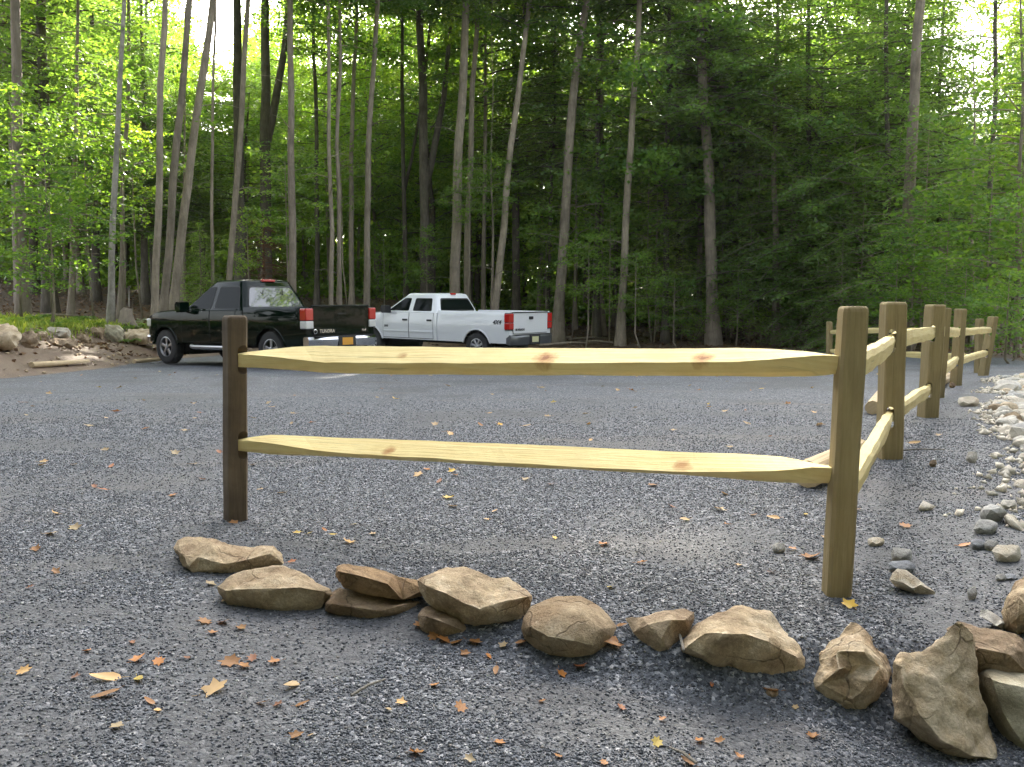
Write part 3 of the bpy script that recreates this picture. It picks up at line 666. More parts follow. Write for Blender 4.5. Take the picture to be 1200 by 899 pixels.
def blob_outline(u0, v0, u1, v1, rr, n=11, sq=0.8):
    o = []
    for k in range(n):
        w = 2 * PI * k / n + rr.uniform(-.2, .2); c, s = math.cos(w), math.sin(w)
        c, s = math.copysign(abs(c) ** sq, c), math.copysign(abs(s) ** sq, s); q = rr.uniform(.86, 1.04)
        o.append(((u0 + u1) / 2 - c * (u1 - u0) / 2 * q, (v0 + v1) / 2 - s * (v1 - v0) / 2 * q))
    return o
SMALL = [
 ((1045,668,1094,698), 'stone_cream', 'stone', 'cream wedge-shaped stone right of the near fence corner post'), ((1042,640,1069,661), 'stone_grey', 'stone', 'rounded grey stone near the cream wedge-shaped stone'),
 ((1016,629,1038,641), 'stone_cream', 'stone', 'small cream stone nearest to the near corner post'), ((1040,656,1073,674), 'stone_blue', 'stone', 'bluish flat stone half hidden by the cream wedge'),
 ((905,636,921,649), 'stone_grey', 'pebble', 'lone grey pebble on gravel left of the corner post'), ((1140,609,1169,627), 'stone_grey', 'stone', 'long grey stone lying apart from the pale rock heap'),
 ((1137,631,1156,645), 'stone_blue', 'stone', 'small bluish stone beside a grey one near the right edge'), ((1153,632,1171,646), 'stone_grey', 'stone', 'dull grey stone touching the small bluish one'),
 ((1162,637,1198,660), 'stone_cream', 'stone', 'large pale cream stone at the right edge of the photo'), ((1133,686,1146,704), 'stone_grey', 'stone', 'grey stone half buried in the gravel slope'),
 ((1172,671,1192,681), 'stone_blue', 'stone', 'flat bluish grey stone above the right edge boulder'), ((1132,529,1146,543), 'stone_white', 'stone', 'white stone alone on the gravel beside the rock heap'),
 ((1149,715,1186,742), 'stone_white', 'stone', 'long white curved stone leaning behind the reddish rock'), ((1122,464,1148,477), 'stone_cream', 'stone', 'tan rock at the near left end of the pale heap'),
 ((1112,448,1120,455), 'stone_brown', 'stone', 'small brown stone at the foot of the fourth post'), ((1172,585,1192,598), 'stone_white', 'stone', 'pale oblong stone at the lower edge of the heap'),
 ((1176,602,1192,616), 'stone_white', 'stone', 'white angular stone below the pale rock heap'), ((1166,672,1180,682), 'stone_grey', 'stone', 'grey chip of stone beside the flat bluish one'),
 ((1088,538,1098,548), 'stone_brown', 'stone', 'dark little stone on gravel right of the second post'), ((898,806,912,818), 'stone_brown', 'stone', 'small brown stone under the big humped boulder'),
 ((1100,888,1126,902), 'stone_grey', 'stone', 'grey stone at the foot of the fin-shaped boulder'),
]
rr = random.Random(5)
for i, (bb, mat, cat, lab) in enumerate(SMALL):
    ol = blob_outline(*bb, rr)
    if 'wedge-shaped stone right' in lab: ol = [(1044,679),(1047,672),(1053,667),(1063,669),(1078,680),(1095,693),(1094,699),(1075,697),(1050,688)]
    if 'white curved' in lab: ol = [(1149,723),(1151,716),(1158,715),(1170,722),(1183,733),(1187,741),(1182,745),(1172,737),(1160,729)]
    d = ground_pt((bb[0] + bb[2]) / 2, min(bb[3], 890))[1]; w = (bb[2] - bb[0]) / F_PX * d
    cu, cv = (bb[0] + bb[2]) / 2, (bb[1] + bb[3]) / 2
    o = build_rock(cat, ol, [(cu - (bb[2] - bb[0]) * .2, cv, .02 * w), (cu + (bb[2] - bb[0]) * .18, cv + 1, 0), (cu, cv + (bb[3] - bb[1]) * .2, -.06 * w)], d, w * 0.75, mat, 0.0022, 2, i * 1.9, 2)
    tag(o, lab, cat)

# boulders along the top of the earth bank
BANK = [((-34,380,26,414), 'stone_tan', 'big rounded tan boulder at the left edge, on the bank'), ((22,387,46,411), 'stone_brown', 'angular grey brown boulder beside the big rounded tan one'),
 ((33,384,46,394), 'stone_brown', 'small brown rock wedged behind the angular grey boulder'), ((44,387,57,399), 'stone_tan', 'small pale tan rock next to the flat topped slab'),
 ((53,382,85,398), 'stone_cream', 'slab with a pale flat top resting on another slab'), ((54,396,91,409), 'stone_brown', 'grey brown slab underneath the flat topped slab'),
 ((86,390,106,403), 'stone_brown', 'brown rock sunk in the bank between slab and mossy boulder'), ((104,382,124,399), 'stone_brown', 'reddish brown boulder leaning on the mossy one'),
 ((119,380,146,404), 'stone_olive', 'mossy olive boulder on the middle of the bank'), ((146,384,182,405), 'stone_tan', 'wide tan boulder just left of the dark green truck'),
 ((178,390,203,407), 'stone_tan', 'tan boulder behind the nose of the dark green truck'), ((8,405,24,413), 'stone_brown', 'flat brown stone below the big rounded tan boulder'),
 ((98,402,112,409), 'stone_brown', 'little brown stone low on the earth bank'), ((134,411,143,418), 'stone_tan', 'little tan stone at the foot of the earth bank')]
for i, (bb, mat, lab) in enumerate(BANK):
    cu = (bb[0] + bb[2]) / 2; d = ground_pt(cu, bb[3] - 2)[1]; d = min(d, 24); w = (bb[2] - bb[0]) / F_PX * d
    ol = blob_outline(*bb, rr, 10, 0.75)
    o = build_rock('boulder', ol, [(cu - (bb[2] - bb[0]) * .2, bb[1] + (bb[3] - bb[1]) * .4, .05 * w), (cu + (bb[2] - bb[0]) * .2, bb[1] + (bb[3] - bb[1]) * .35, .0), (cu, bb[1] + (bb[3] - bb[1]) * .7, -.04 * w)], d, min(w * 0.8, 0.9), mat, 0.02, 2, i * 2.3, 2)
    tag(o, lab, 'boulder', 'boulders along the bank')

# pale rocks heaped in the drainage ditch
def rock_proto(seed, mat):
    bm = bmesh.new(); bmesh.ops.create_icosphere(bm, subdivisions=2, radius=0.5); rr2 = random.Random(seed)
    sx, sy, sz = rr2.uniform(.8, 1.1), rr2.uniform(.6, .95), rr2.uniform(.45, .7); pl = []
    for _ in range(9):
        n = Vector((rr2.gauss(0, 1), rr2.gauss(0, 1), rr2.gauss(0, 1))).normalized(); pl.append((n, rr2.uniform(.30, .42)))
    for v in bm.verts:
        p = v.co
        for n, dd in pl:
            q = p.dot(n)
            if q > dd: p = p - n * (q - dd) * 0.85
        v.co = Vector((p.x * sx, p.y * sy, p.z * sz)) * (1.15 + 0.12 * mnoise.noise(p * 3 + Vector((seed, 0, 0))))
    return bm_mesh(bm, M[mat], False)
protos = [rock_proto(i, m) for i, m in enumerate(['stone_white', 'stone_grey', 'stone_cream', 'stone_white', 'stone_grey', 'stone_cream', 'stone_white', 'stone_cream', 'stone_brown', 'stone_cream', 'stone_white', 'stone_olive', 'stone_tan'])]
DL = [(2.35, 4.3), (2.95, 5.3), (3.6, 6.5), (4.7, 8.6), (6.3, 11.4), (8.0, 14.2), (9.4, 16.2)]
nrock = 0; tries = 0; placed = []
names = {'olive_sandstone': 'olive', 'tan_sandstone': 'tan', 'pale_limestone': 'pale', 'cream_stone': 'cream', 'grey_stone': 'grey', 'bluish_stone': 'bluish', 'brown_sandstone': 'brown'}
while nrock < 300 and tries < 9000:
    tries += 1
    y = 4.3 + 12 * (rr.random() ** 1.1); xl = float(np.interp(y, [p[1] for p in DL], [p[0] for p in DL])) + .08 + 0.7 * (float(fbm(np.array([y * 1.1]), np.array([3.0]), 4)[0]) - .45)
    dens = np.interp(y, [4.3, 5.6, 6.5, 8, 16], [.03, .15, .7, 1, 1])
    if rr.random() > dens: continue
    x = xl + rr.random() ** 1.2 * 2.2
    if x / y * F_PX + 600 > 1225: continue
    s = (.07 + .17 * rr.random() ** 1.4) * (1 if rr.random() < .85 else 1.4) * (0.75 if y < 6 else 1)
    if any((x - a) ** 2 + (y - b) ** 2 < (0.25 * (s + c)) ** 2 for a, b, c in placed): continue
    placed.append((x, y, s)); me = rr.choice(protos)
    o = link('rock', me, None, (x, y, gz1(x, y) + s * 0.14)); o.scale = (s * rr.uniform(.95, 1.2), s, s * rr.uniform(.75, 1.1)); o.rotation_euler = (rr.uniform(-.5, .5), rr.uniform(-.5, .5), rr.uniform(0, 6.28))
    c = names[me.materials[0].name]; far = y > 9
    tag(o, f"{c} rock among the heap of rocks in the ditch right of the fence" + (', far part' if far else ', near part'), 'rock', 'rocks heaped in the ditch'); nrock += 1
# ---------------------------------------------------------------- loose gravel (stuff) and small ditch stones (stuff)
def chips(name, xs, ys, size, mat, kindlabel=None, flat=0.6):
    n = len(xs); base = np.array([(1, 0, 0), (-.5, .8, 0), (-.5, -.8, 0), (0.1, 0.1, 1), (0.05, -0.1, -1)], float)
    tri = np.array([(0, 1, 3), (1, 2, 3), (2, 0, 3), (1, 0, 4), (2, 1, 4), (0, 2, 4)])
    V = base[None] * NR.uniform(.6, 1.3, (n, 5, 1)); V[..., 2] *= flat
    a, b = NR.uniform(0, 6.28, n), NR.normal(0, .45, n); c, s = np.cos(a), np.sin(a); cb, sb = np.cos(b), np.sin(b)
    x, y, z = V[..., 0], V[..., 1], V[..., 2]
    y, z = y * cb[:, None] - z * sb[:, None], y * sb[:, None] + z * cb[:, None]
    x, y = x * c[:, None] - y * s[:, None], x * s[:, None] + y * c[:, None]
    V = np.stack([x, y, z], -1) * (size * .5)[:, None, None]
    V += np.stack([xs, ys, gz(xs, ys) + size * .10], 1)[:, None, :]
    Fa = (tri[None] + (np.arange(n) * 5)[:, None, None]).reshape(-1, 3)
    return tag(link(name, mk_np(V.reshape(-1, 3), Fa, mat)), kind='stuff')
def scatter(n, d0, d1, pw):
    d = d0 + (d1 - d0) * NR.random(n) ** pw; x = (NR.random(n) * 2 - 1) * d * 0.64; return x, d
x, y = scatter(330000, 1.9, 12, 1.35); sd = lot_sd(x, y)
keep = ((sd < 0.1) | ((x > 1.5) & (sd < 1.9))) & (NR.random(len(x)) > packed(x, y) * 0.95) & (NR.random(len(x)) > smooth(5.5, 12, y))
x, y = x[keep], y[keep]
chips('gravel', x, y, 0.0045 + 0.011 * NR.random(len(x)) ** 2.0 + 0.0006 * y, M['chip'])
y = 4.3 + 11.7 * NR.random(5200) ** .75; xl = np.interp(y, [p[1] for p in DL], [p[0] for p in DL]); x = xl - .1 + 1.1 * (fbm(y * 1.1, y * 0 + 3, 4) - .45) + 2.5 * NR.random(5200) - .25 * NR.random(5200) ** 3
chips('ditch_gravel', x, y, 0.03 + 0.09 * NR.random(5200) ** 2, M['stone_cream'], None, .7)

# ---------------------------------------------------------------- pickup trucks
def sm_patch(me, ang=35):
    me.polygons.foreach_set('use_smooth', [True] * len(me.polygons))
    if hasattr(me, 'set_sharp_from_angle'): me.set_sharp_from_angle(angle=math.radians(ang))
    return me
def text_me(s, size, ext, mat, shear=0.0, bold=0.0):
    cu = bpy.data.curves.new('lettering', 'FONT'); cu.body = s; cu.size = size; cu.extrude = ext; cu.shear = shear; cu.offset = bold; cu.align_x = 'CENTER'; cu.align_y = 'CENTER'
    o = link('lettering', cu); bpy.context.view_layer.update()
    me = bpy.data.meshes.new_from_object(o.evaluated_get(bpy.context.evaluated_depsgraph_get())); bpy.data.objects.remove(o)
    me.materials.clear(); me.materials.append(mat); return me
def put(parent, name, me, loc=(0, 0, 0), rot=None, label=None):
    o = link(name, me, parent, loc)
    if rot is not None: o.rotation_euler = rot
    if label: o['label'] = label
    return o
def truck(T):
    root = empty('pickup_truck', T['loc'], T['rz']); root.rotation_euler = (T.get('rx', 0), T.get('ry', 0), T['rz'])
    P = M[T['paint']]; W = T['W'] / 2; wb, tr = T['wb'], T['tyre']; belt, rail, roof = T['belt'], T['rail'], T['roof']
    xg, xr, xn = T['gap'], T['rear'], T['nose']      # cab/bed gap, tailgate face (negative), nose
    sill = T['sill']; ar = tr + T['arch']
    def prof(z): return float(np.interp(z, [.35, .5, .75, .95, 1.1, 1.25, 1.45], [.955, .975, .995, 1.0, .992, .972, .955]))
    def wx(x): return float(np.interp(x, [xr - .02, xr + .25, wb + .2, xn - .35, xn - .1, xn], [.985, 1, 1, .955, .86, .70]))
    def side(x, z): return W * prof(z) * wx(x)
    def zb(x):
        z = sill
        for cx in (0, wb):
            q = ar * ar - (x - cx) ** 2
            if q > 0: z = max(z, tr + math.sqrt(q) * T.get('archk', 1.0))
        return z
    def ztop(x):
        if x < xg: return rail
        return float(np.interp(x, [xg, T['cowl'], T['cowl'] + .1, wb + .35, xn - .12, xn], [belt, belt, T['hood'] + .03, T['hood'] - .02, T['hood'] - .14, T['hood'] - .36]))
    def stations(a, b):
        s = set(np.linspace(a, b, 30).round(4)) | {a, b}
        for cx in (0, wb):
            for k in range(0, 25):
                x = cx - ar * math.cos(PI * k / 24)
                if a < x < b: s.add(round(x, 4))
            for e in (-1e-3, 1e-3):
                for sg in (-1, 1):
                    x = cx + sg * ar + e * sg
                    if a < x < b: s.add(round(x, 4))
        return sorted(s)
    # front body: fenders, hood, lower cab
    def section(x, bed):
        b0, t0 = zb(x), ztop(x); L = []
        for j in range(9):
            z = b0 + (t0 - b0) * j / 8; L.append((side(x, z), z))
        yt = L[-1][0]
        if bed: L += [(yt - .012, t0 + .014), (yt - .075, t0 + .016), (yt - .085, t0 - .01), (yt - .09, .86), (0.0, .86)]
        else:
            c = .045 if x > T['cowl'] else 0
            L += [(yt - .025, t0 + .012), (yt * .8, t0 + .02 + c * .5), (yt * .55, t0 + .02 + c), (yt * .3, t0 + .02 + c * .8), (0.0, t0 + .02 + c * .85)]
        return L
    def shell(a, b, bed):
        rings = []
        for x in stations(a, b):
            L = section(x, bed); rings.append([(x, y, z) for y, z in L] + [(x, -y, z) for y, z in L[-2::-1]])
        V, Fc = loft(rings, closed=False, caps=False); n = len(rings[0])
        Fc.append(tuple(range(n))); Fc.append(tuple((len(rings) - 1) * n + k for k in range(n - 1, -1, -1)))
        return sm_patch(fixn(mk(V, Fc, P)), 40)
    put(root, 'body', shell(xg, xn, False)); bed = put(root, 'bed', shell(xr, xg - .025, True))
    # dark chassis block between the wheels, kept inside the arches
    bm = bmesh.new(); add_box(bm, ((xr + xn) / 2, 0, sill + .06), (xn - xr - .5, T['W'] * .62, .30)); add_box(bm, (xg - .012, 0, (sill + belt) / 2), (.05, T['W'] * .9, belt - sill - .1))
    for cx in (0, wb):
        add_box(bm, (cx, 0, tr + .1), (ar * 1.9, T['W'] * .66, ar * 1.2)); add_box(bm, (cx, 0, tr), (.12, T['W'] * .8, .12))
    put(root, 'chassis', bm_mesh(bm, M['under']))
    # greenhouse
    x0, x1 = xg + .0, T['ws0']; rx0, rx1 = xg + T['rearslope'], T['ws1']; yb, yr = side(xg, belt) - .035, T['roofw'] / 2
    def ring(x0, x1, hw, z, r=.13):
        L = []
        for (cx, cy, a0) in ((x1 - r, hw - r, 0), (x0 + r, hw - r, 90), (x0 + r, -hw + r, 180), (x1 - r, -hw + r, 270)):
            for k in range(5): w = math.radians(a0 + 90 * k / 4); L.append((cx + r * math.cos(w), cy + r * math.sin(w), z))
        return L
    rings = []
    for t in np.linspace(0, 1, 5): rings.append(ring(x0 + (rx0 - x0) * t, x1 + (rx1 - x1) * t, yb + (yr - yb) * t, belt + (roof - .07 - belt) * t))
    for k, dz in ((.975, .028), (.92, .048), (.75, .064), (.4, .072)): 
        cx = (rx0 + rx1) / 2; rings.append([(cx + (a - cx) * (k if k > .9 else k + .1), b * k, roof - .07 + dz) for a, b, c in ring(rx0, rx1, yr, 0)])
    V, Fc = loft(rings); cab = put(root, 'cab_roof', sm_patch(fixn(mk(V, Fc, P)), 50))
    def gy(z): return yb + (yr - yb) * (z - belt) / (roof - .07 - belt)
    def gx(z): return x0 + (rx0 - x0) * (z - belt) / (roof - .07 - belt)
    def wsx(z): return x1 + (rx1 - x1) * (z - belt) / (roof - .07 - belt)
    def rounded(poly, r=.05):
        out = []; n = len(poly)
        for i in range(n):
            p, a, b = Vector(poly[i]), Vector(poly[i - 1]), Vector(poly[(i + 1) % n]); da, db = (a - p), (b - p); ra = min(r, da.length * .4, db.length * .4)
            A, B = p + da.normalized() * ra, p + db.normalized() * ra
            for t in (0, .33, .67, 1): out.append(A * (1 - t) ** 2 + p * 2 * t * (1 - t) + B * t * t)
        return out
    def patch(poly, mp, mat, off, th=.012, r=.05):
        """flat polygon (a,b) mapped by mp(a,b,off) and given thickness"""
        q = rounded([(a, b) for a, b in poly], r); n = len(q)
        V = [mp(p[0], p[1], off) for p in q] + [mp(p[0], p[1], off - th) for p in q]
        Fc = [tuple(range(n)), tuple(range(2 * n - 1, n - 1, -1))] + [(i, (i + 1) % n, n + (i + 1) % n, n + i) for i in range(n)]
        return fixn(mk(V, Fc, mat))
    zt, zbm = roof - .155, belt + .045
    for sg in (1, -1):
        mp = lambda a, b, o, sg=sg: (a, sg * (gy(b) + o), b)
        for poly in T['windows'](zbm, zt, wsx, gx):
            w = put(root, 'window_frame', patch([(a, b) for a, b in poly], mp, M['black'], .003, .008, .05))
            ca = sum(p[0] for p in poly) / len(poly); cb = sum(p[1] for p in poly) / len(poly)
            put(w, 'window_glass', patch([(ca + (a - ca) * .95, cb + (b - cb) * .94) for a, b in poly], mp, M['glass'], .006, .004, .045))
        # doors
        mps = lambda a, b, o, sg=sg: (a, sg * (side(a, b) + o), b)
        def dpatch(xa, xb, za, zb_, mat, off, th):
            bm = bmesh.new(); nx, nz = 10, 8; g = [[None] * (nz + 1) for _ in range(nx + 1)]
            for i in range(nx + 1):
                for j in range(nz + 1):
                    a = xa + (xb - xa) * i / nx; lo = max(za, zb(a) + .02); b = lo + (zb_ - lo) * j / nz
                    g[i][j] = bm.verts.new(mps(a, b, off))
            for i in range(nx):
                for j in range(nz): bm.faces.new((g[i][j], g[i + 1][j], g[i + 1][j + 1], g[i][j + 1]))
            r = bmesh.ops.extrude_face_region(bm, geom=bm.faces[:])
            for v in r['geom']:
                if isinstance(v, bmesh.types.BMVert): v.co.y -= sg * th
            return bm_mesh(bm, mat, False)
        for (xa, xb) in T['doors']:
            put(root, 'door_gap', dpatch(xa - .006, xb + .006, sill + .03, belt + .002, M['under'], .0025, .012))
            dr = put(root, 'door', sm_patch(dpatch(xa + .006, xb - .006, sill + .045, belt - .004, P, .007, .016), 40))
            hx = xa + .14; hz = T['handle_z']; hy = sg * (side(hx, hz) + .018)
            put(dr, 'handle', box_me((hx, hy, hz), (.19, .035, .055) if T['big_handle'] else (.16, .03, .035), M[T['handle_mat']], .012))
            if T.get('trim_z'): put(dr, 'trim_strip', box_me(((xa + xb) / 2, sg * (side(xa, T['trim_z']) + .014), T['trim_z']), (xb - xa - .04, .014, .05), P, .006))
        # arch lips
        for cx in (0, wb):
            pts = []
            for k in range(17):
                w = PI * k / 16; xx = cx - ar * 1.01 * math.cos(w); zz = tr + ar * 1.01 * math.sin(w) * T.get('archk', 1.0)
                zz = max(zz, sill); pts.append((xx, sg * (side(xx, zz) - .008), zz))
            V, Fc = tube(pts, [.028] * len(pts), 6); put(root, 'wheel_arch', sm_patch(mk(V, Fc, P if T['paint'] == 'paint_green' else M[T['paint']])))
            # arch liner
        # mirror
        mx = T['ws0'] - .28; V, Fc = loft([[(mx + .02 + a * .10, sg * (W + y), belt + .09 + b * .12) for a, b in ((-1, -.9), (.4, -1), (.9, -.4), (.9, .5), (.4, 1), (-1, .9))] for y in (-.02, .06, .20, .23)])
        put(root, 'mirror', sm_patch(fixn(mk(V, Fc, M[T['mirror_mat']])), 30))
        # lights
        (l0, l1), parts = T['tail'], T['tail_parts']
        lx = xr + .06; tl = put(root, 'tail_light', box_me((xr + .055, sg * (W - .085), (l0 + l1) / 2), (.17, .20, l1 - l0 + .02), M['black'], .02))
        for (a, b, mt) in parts:
            put(tl, 'lens', box_me((xr + .05, sg * (W - .083), (a + b) / 2), (.185, .215, b - a), M[mt], .018))
        put(root, 'headlight', box_me((xn - .28, sg * (W * .80), T['hood'] - .25), (.30, .28, .20), M['clear'], .04))
        # wheels
        for cx in (0, wb):
            yc = sg * (W - .155)
            Vt, Ft = lathe([(tr * .60, -.125), (tr * .80, -.135), (tr * .95, -.12), (tr, -.085), (tr, .085), (tr * .95, .12), (tr * .80, .135), (tr * .60, .125)], 40)
            wh = put(root, 'wheel', sm_patch(fixn(mk(Vt, Ft, M['tyre'])), 40), (cx, yc, tr)); wh['label'] = 'wheel with black tyre and silver rim'
            bm = bmesh.new(); n = 36; tv = []
            # tread blocks
            for k in range(n):
                w = 2 * PI * k / n
                for yy in (-.06, .06): add_box(bm, ((tr + .002) * math.cos(w), yy, (tr + .002) * math.sin(w)), (.012, .08, .04), Matrix.Rotation(-w, 3, 'Y'))
            put(wh, 'tread', bm_mesh(bm, M['tyre']))
            bm = bmesh.new(); rr_ = tr * .60; ye = sg * .085
            V, Fc = lathe([(rr_ * 1.02, sg * .118), (rr_ * .93, sg * .122), (rr_ * .88, sg * .09), (rr_ * .84, -sg * .05)], 36)
            bv = [bm.verts.new(v) for v in V]
            for f in Fc: bm.faces.new([bv[i] for i in f])
            for k in range(T['spokes']):
                w = 2 * PI * k / T['spokes'] + .3
                for dw in (-.09, .09): add_box(bm, (rr_ * .52 * math.cos(w + dw), ye, rr_ * .52 * math.sin(w + dw)), (rr_ * .80, .035, rr_ * .17), Matrix.Rotation(-(w + dw), 3, 'Y'), .008)
            V, Fc = lathe([(rr_ * .30, sg * .06), (rr_ * .28, sg * .11), (rr_ * .18, sg * .125), (0.0005, sg * .127)], 20)
            bv = [bm.verts.new(v) for v in V]
            for f in Fc: bm.faces.new([bv[i] for i in f])
            put(wh, 'rim', bm_mesh(bm, M['alloy'])); V, Fc = lathe([(rr_ * .86, -sg * .02), (.001, -sg * .02)], 24); put(wh, 'brake_disc', mk(V, Fc, M['under']))
        if T['step']:
            V, Fc = tube([(xg + .05, sg * (W - .0), sill - .06), (xg + .15, sg * (W + .06), sill - .08), (T['ws0'] - .55, sg * (W + .06), sill - .08), (T['ws0'] - .42, sg * W, sill - .06)], [.05] * 4, 10)
            put(root, 'side_step', sm_patch(mk(V, Fc, M['alloy'])))
    # rear window, windscreen, third brake light
    mr = lambda a, b, o: (gx(b) - o, a, b)
    def rw(k): z0, z1 = belt + .05, roof - .15; return [(-(gy(z0) - .13) * k, z0 + (1 - k)), ((gy(z0) - .13) * k, z0 + (1 - k)), ((gy(z1) - .13) * k, z1 - (1 - k)), (-(gy(z1) - .13) * k, z1 - (1 - k))]
    fr = put(root, 'rear_window_frame', patch(rw(1.0), mr, M['black'], .003, .01, .07)); put(fr, 'rear_window', patch(rw(.965), mr, M['glass_mirror' if T['slider'] else 'glass'], .007, .005, .07))
    if T['slider']:
        for yy in (-.28, .28): put(fr, 'window_bar', box_me((gx((belt + roof) / 2) - .009, yy, (belt + roof) / 2 - .05), (.008, .02, .30), M['black']))
    mf = lambda a, b, o: (wsx(b) + o, a, b)
    z0, z1 = belt + .05, roof - .13; put(root, 'windscreen', patch([(-(gy(z0) - .1), z0), (gy(z0) - .1, z0), (gy(z1) - .08, z1), (-(gy(z1) - .08), z1)], mf, M['glass'], .006, .01, .08))
    put(root, 'brake_light', box_me((rx0 + .02, 0, roof - .025), (.09, .38 if T['paint'] == 'paint_green' else .2, .055), M['red'], .015))
    # tailgate
    tz0, tz1 = T['gate']; mt = lambda a, b, o: (xr - o, a, b); hw = W - .20
    tg = put(root, 'tailgate', sm_patch(patch([(-hw, tz0), (hw, tz0), (hw, tz1), (-hw, tz1)], mt, P, .022, .08, .03), 30)); 
    put(tg, 'tailgate_cap', box_me((xr + .01, 0, tz1 + .008), (.10, 2 * hw, .03), M['black'] if T['paint'] == 'paint_white' else P, .01))
    put(tg, 'tailgate_gap', patch([(-hw - .012, tz0 - .012), (hw + .012, tz0 - .012), (hw + .012, tz1), (-hw - .012, tz1)], mt, M['under'], .004, .01, .03))
    put(tg, 'handle', box_me((xr - .03, 0, T['gate_handle']), (.03, .20, .085), M['black'], .014) if T['big_handle'] else box_me((xr - .026, 0, T['gate_handle']), (.02, .28, .09), P, .014))
    for (s, y, z, size, mat, shear) in T['gate_text']:
        put(tg, 'badge_lettering', text_me(s, size, .004, M[mat], shear, .002), (xr - .028, y, z), (PI / 2, 0, -PI / 2))
    if T['paint'] == 'paint_green':
        Vt, Ft = lathe([(.052, .0), (.052, .008), (.038, .010), (.036, .0)], 24); put(tg, 'badge', fixn(mk(Vt, Ft, M['chrome'])), (xr - .022, T['gate_text'][0][1] + .33, T['gate_text'][0][2]), (0, 0, PI / 2))
    for (s, x, z, size, mat, shear) in T['side_text']:
        put(root, 'decal_lettering', text_me(s, size, .003, M[mat], shear, .004), (x, side(x, z) + .009, z), (PI / 2, 0, PI))
    # bumper
    b0, b1 = T['bumper']; bmt = M['chrome'] if T['paint'] == 'paint_green' else M['bumper_grey']
    V = []; rings = []
    for y in np.linspace(-W + .02, W - .02, 15):
        xx = xr - .16 + .12 * (abs(y) / W) ** 5; rings.append([(xr + .10, y, b0 + .02), (xx + .02, y, b0), (xx, y, b0 + .05), (xx - .015, y, b1 - .06), (xx + .015, y, b1), (xr + .10, y, b1)])
    V, Fc = loft(rings); bp = put(root, 'rear_bumper', sm_patch(fixn(mk(V, Fc, bmt)), 30))
    put(bp, 'plate_recess', box_me((xr - .172, T['plate_y'], (b0 + b1) / 2 + .0), (.02, .50, b1 - b0 - .01), M['black'], .006))
    put(bp, 'licence_plate', box_me((xr - .186, T['plate_y'], (b0 + b1) / 2 + .005), (.008, .31, .155), M[T['plate']], .002))
    put(bp, 'step_pad', box_me((xr - .09, 0, b1 + .004), (.14, 2 * W - .3, .012), M['black'], .004))
    put(root, 'front_bumper', box_me((xn - .10, 0, .55), (.22, T['W'] * .86, .26), M['chrome'], .06)); put(root, 'grille', box_me((xn + .0, 0, T['hood'] - .26), (.06, T['W'] * .52, .26), M['black'], .03))
    return root
M['bumper_grey'] = plain('scuffed_dark_chrome', (0.16, 0.165, 0.17), 0.3, 0.8)

def green_windows(zb_, zt, wsx, gx):
    return [[(1.02, zb_), (1.90, zb_), (1.90, zt), (1.22, zt)], [(2.00, zb_), (wsx(zb_) - .13, zb_), (wsx(zt) - .10, zt), (2.00, zt)]]
gt = truck(dict(loc=(-4.60, 19.55, -.345), rz=math.radians(145.6), rx=0.0, ry=math.radians(0.6), paint='paint_green', W=2.03, wb=3.70, tyre=.40, arch=.085, sill=.50, belt=1.24, rail=1.30, roof=1.94, hood=1.22, cowl=3.02, gap=.86,
    rear=-1.14, nose=4.62, ws0=3.08, ws1=2.22, rearslope=.30, roofw=1.40, windows=green_windows, doors=[(1.10, 1.98), (2.00, 3.02)], handle_z=1.06, big_handle=False, handle_mat='paint_green',
    mirror_mat='paint_green', tail=(.86, 1.28), tail_parts=[(1.03, 1.28, 'red'), (.86, 1.02, 'clear')], spokes=5, step=True, slider=True, gate=(.72, 1.325), gate_handle=1.13,
    gate_text=[('TUNDRA', .44, .80, .105, 'chrome', 0), ('4x4', -.66, .80, .085, 'chrome', 0)], side_text=[], bumper=(.46, .69), plate='plate_orange', plate_y=0.0))
tag(gt, 'dark green double cab pickup truck with orange plate, nose to the bank', 'pickup truck')
def white_windows(zb_, zt, wsx, gx):
    return [[(1.74, zb_), (2.50, zb_), (2.50, zt), (1.84, zt)], [(2.66, zb_), (wsx(zb_) - .14, zb_), (wsx(zt) - .14, zt), (2.66, zt)]]
wt = truck(dict(loc=(-.42, 25.6, -.60), rz=math.radians(143.2), ry=math.radians(-0.5), paint='paint_white', W=2.03, wb=4.20, tyre=.395, arch=.10, archk=1.0, sill=.52, belt=1.32, rail=1.38, roof=1.90, hood=1.25, cowl=3.62, gap=1.48,
    rear=-1.16, nose=5.28, ws0=3.70, ws1=2.95, rearslope=.22, roofw=1.46, windows=white_windows, doors=[(1.62, 2.58), (2.60, 3.66)], handle_z=1.10, big_handle=True, handle_mat='black',
    mirror_mat='black', tail=(.90, 1.36), tail_parts=[(1.18, 1.35, 'red'), (1.06, 1.17, 'tail_pink'), (.91, 1.05, 'red')] if False else [(1.10, 1.35, 'red'), (.91, 1.09, 'red')], spokes=8, step=False, slider=False, gate=(.80, 1.37), gate_handle=1.22, trim_z=.76,
    gate_text=[('SILVERADO', .52, .90, .085, 'decal', 0)], side_text=[('4X4', -.74, 1.10, .17, 'decal', .35), ('2500', 3.52, .90, .08, 'decal', 0)], bumper=(.48, .76), plate='plate_cream', plate_y=0.0))
tag(wt, 'white crew cab long bed pickup truck with 4X4 lettering on its bed', 'pickup truck')

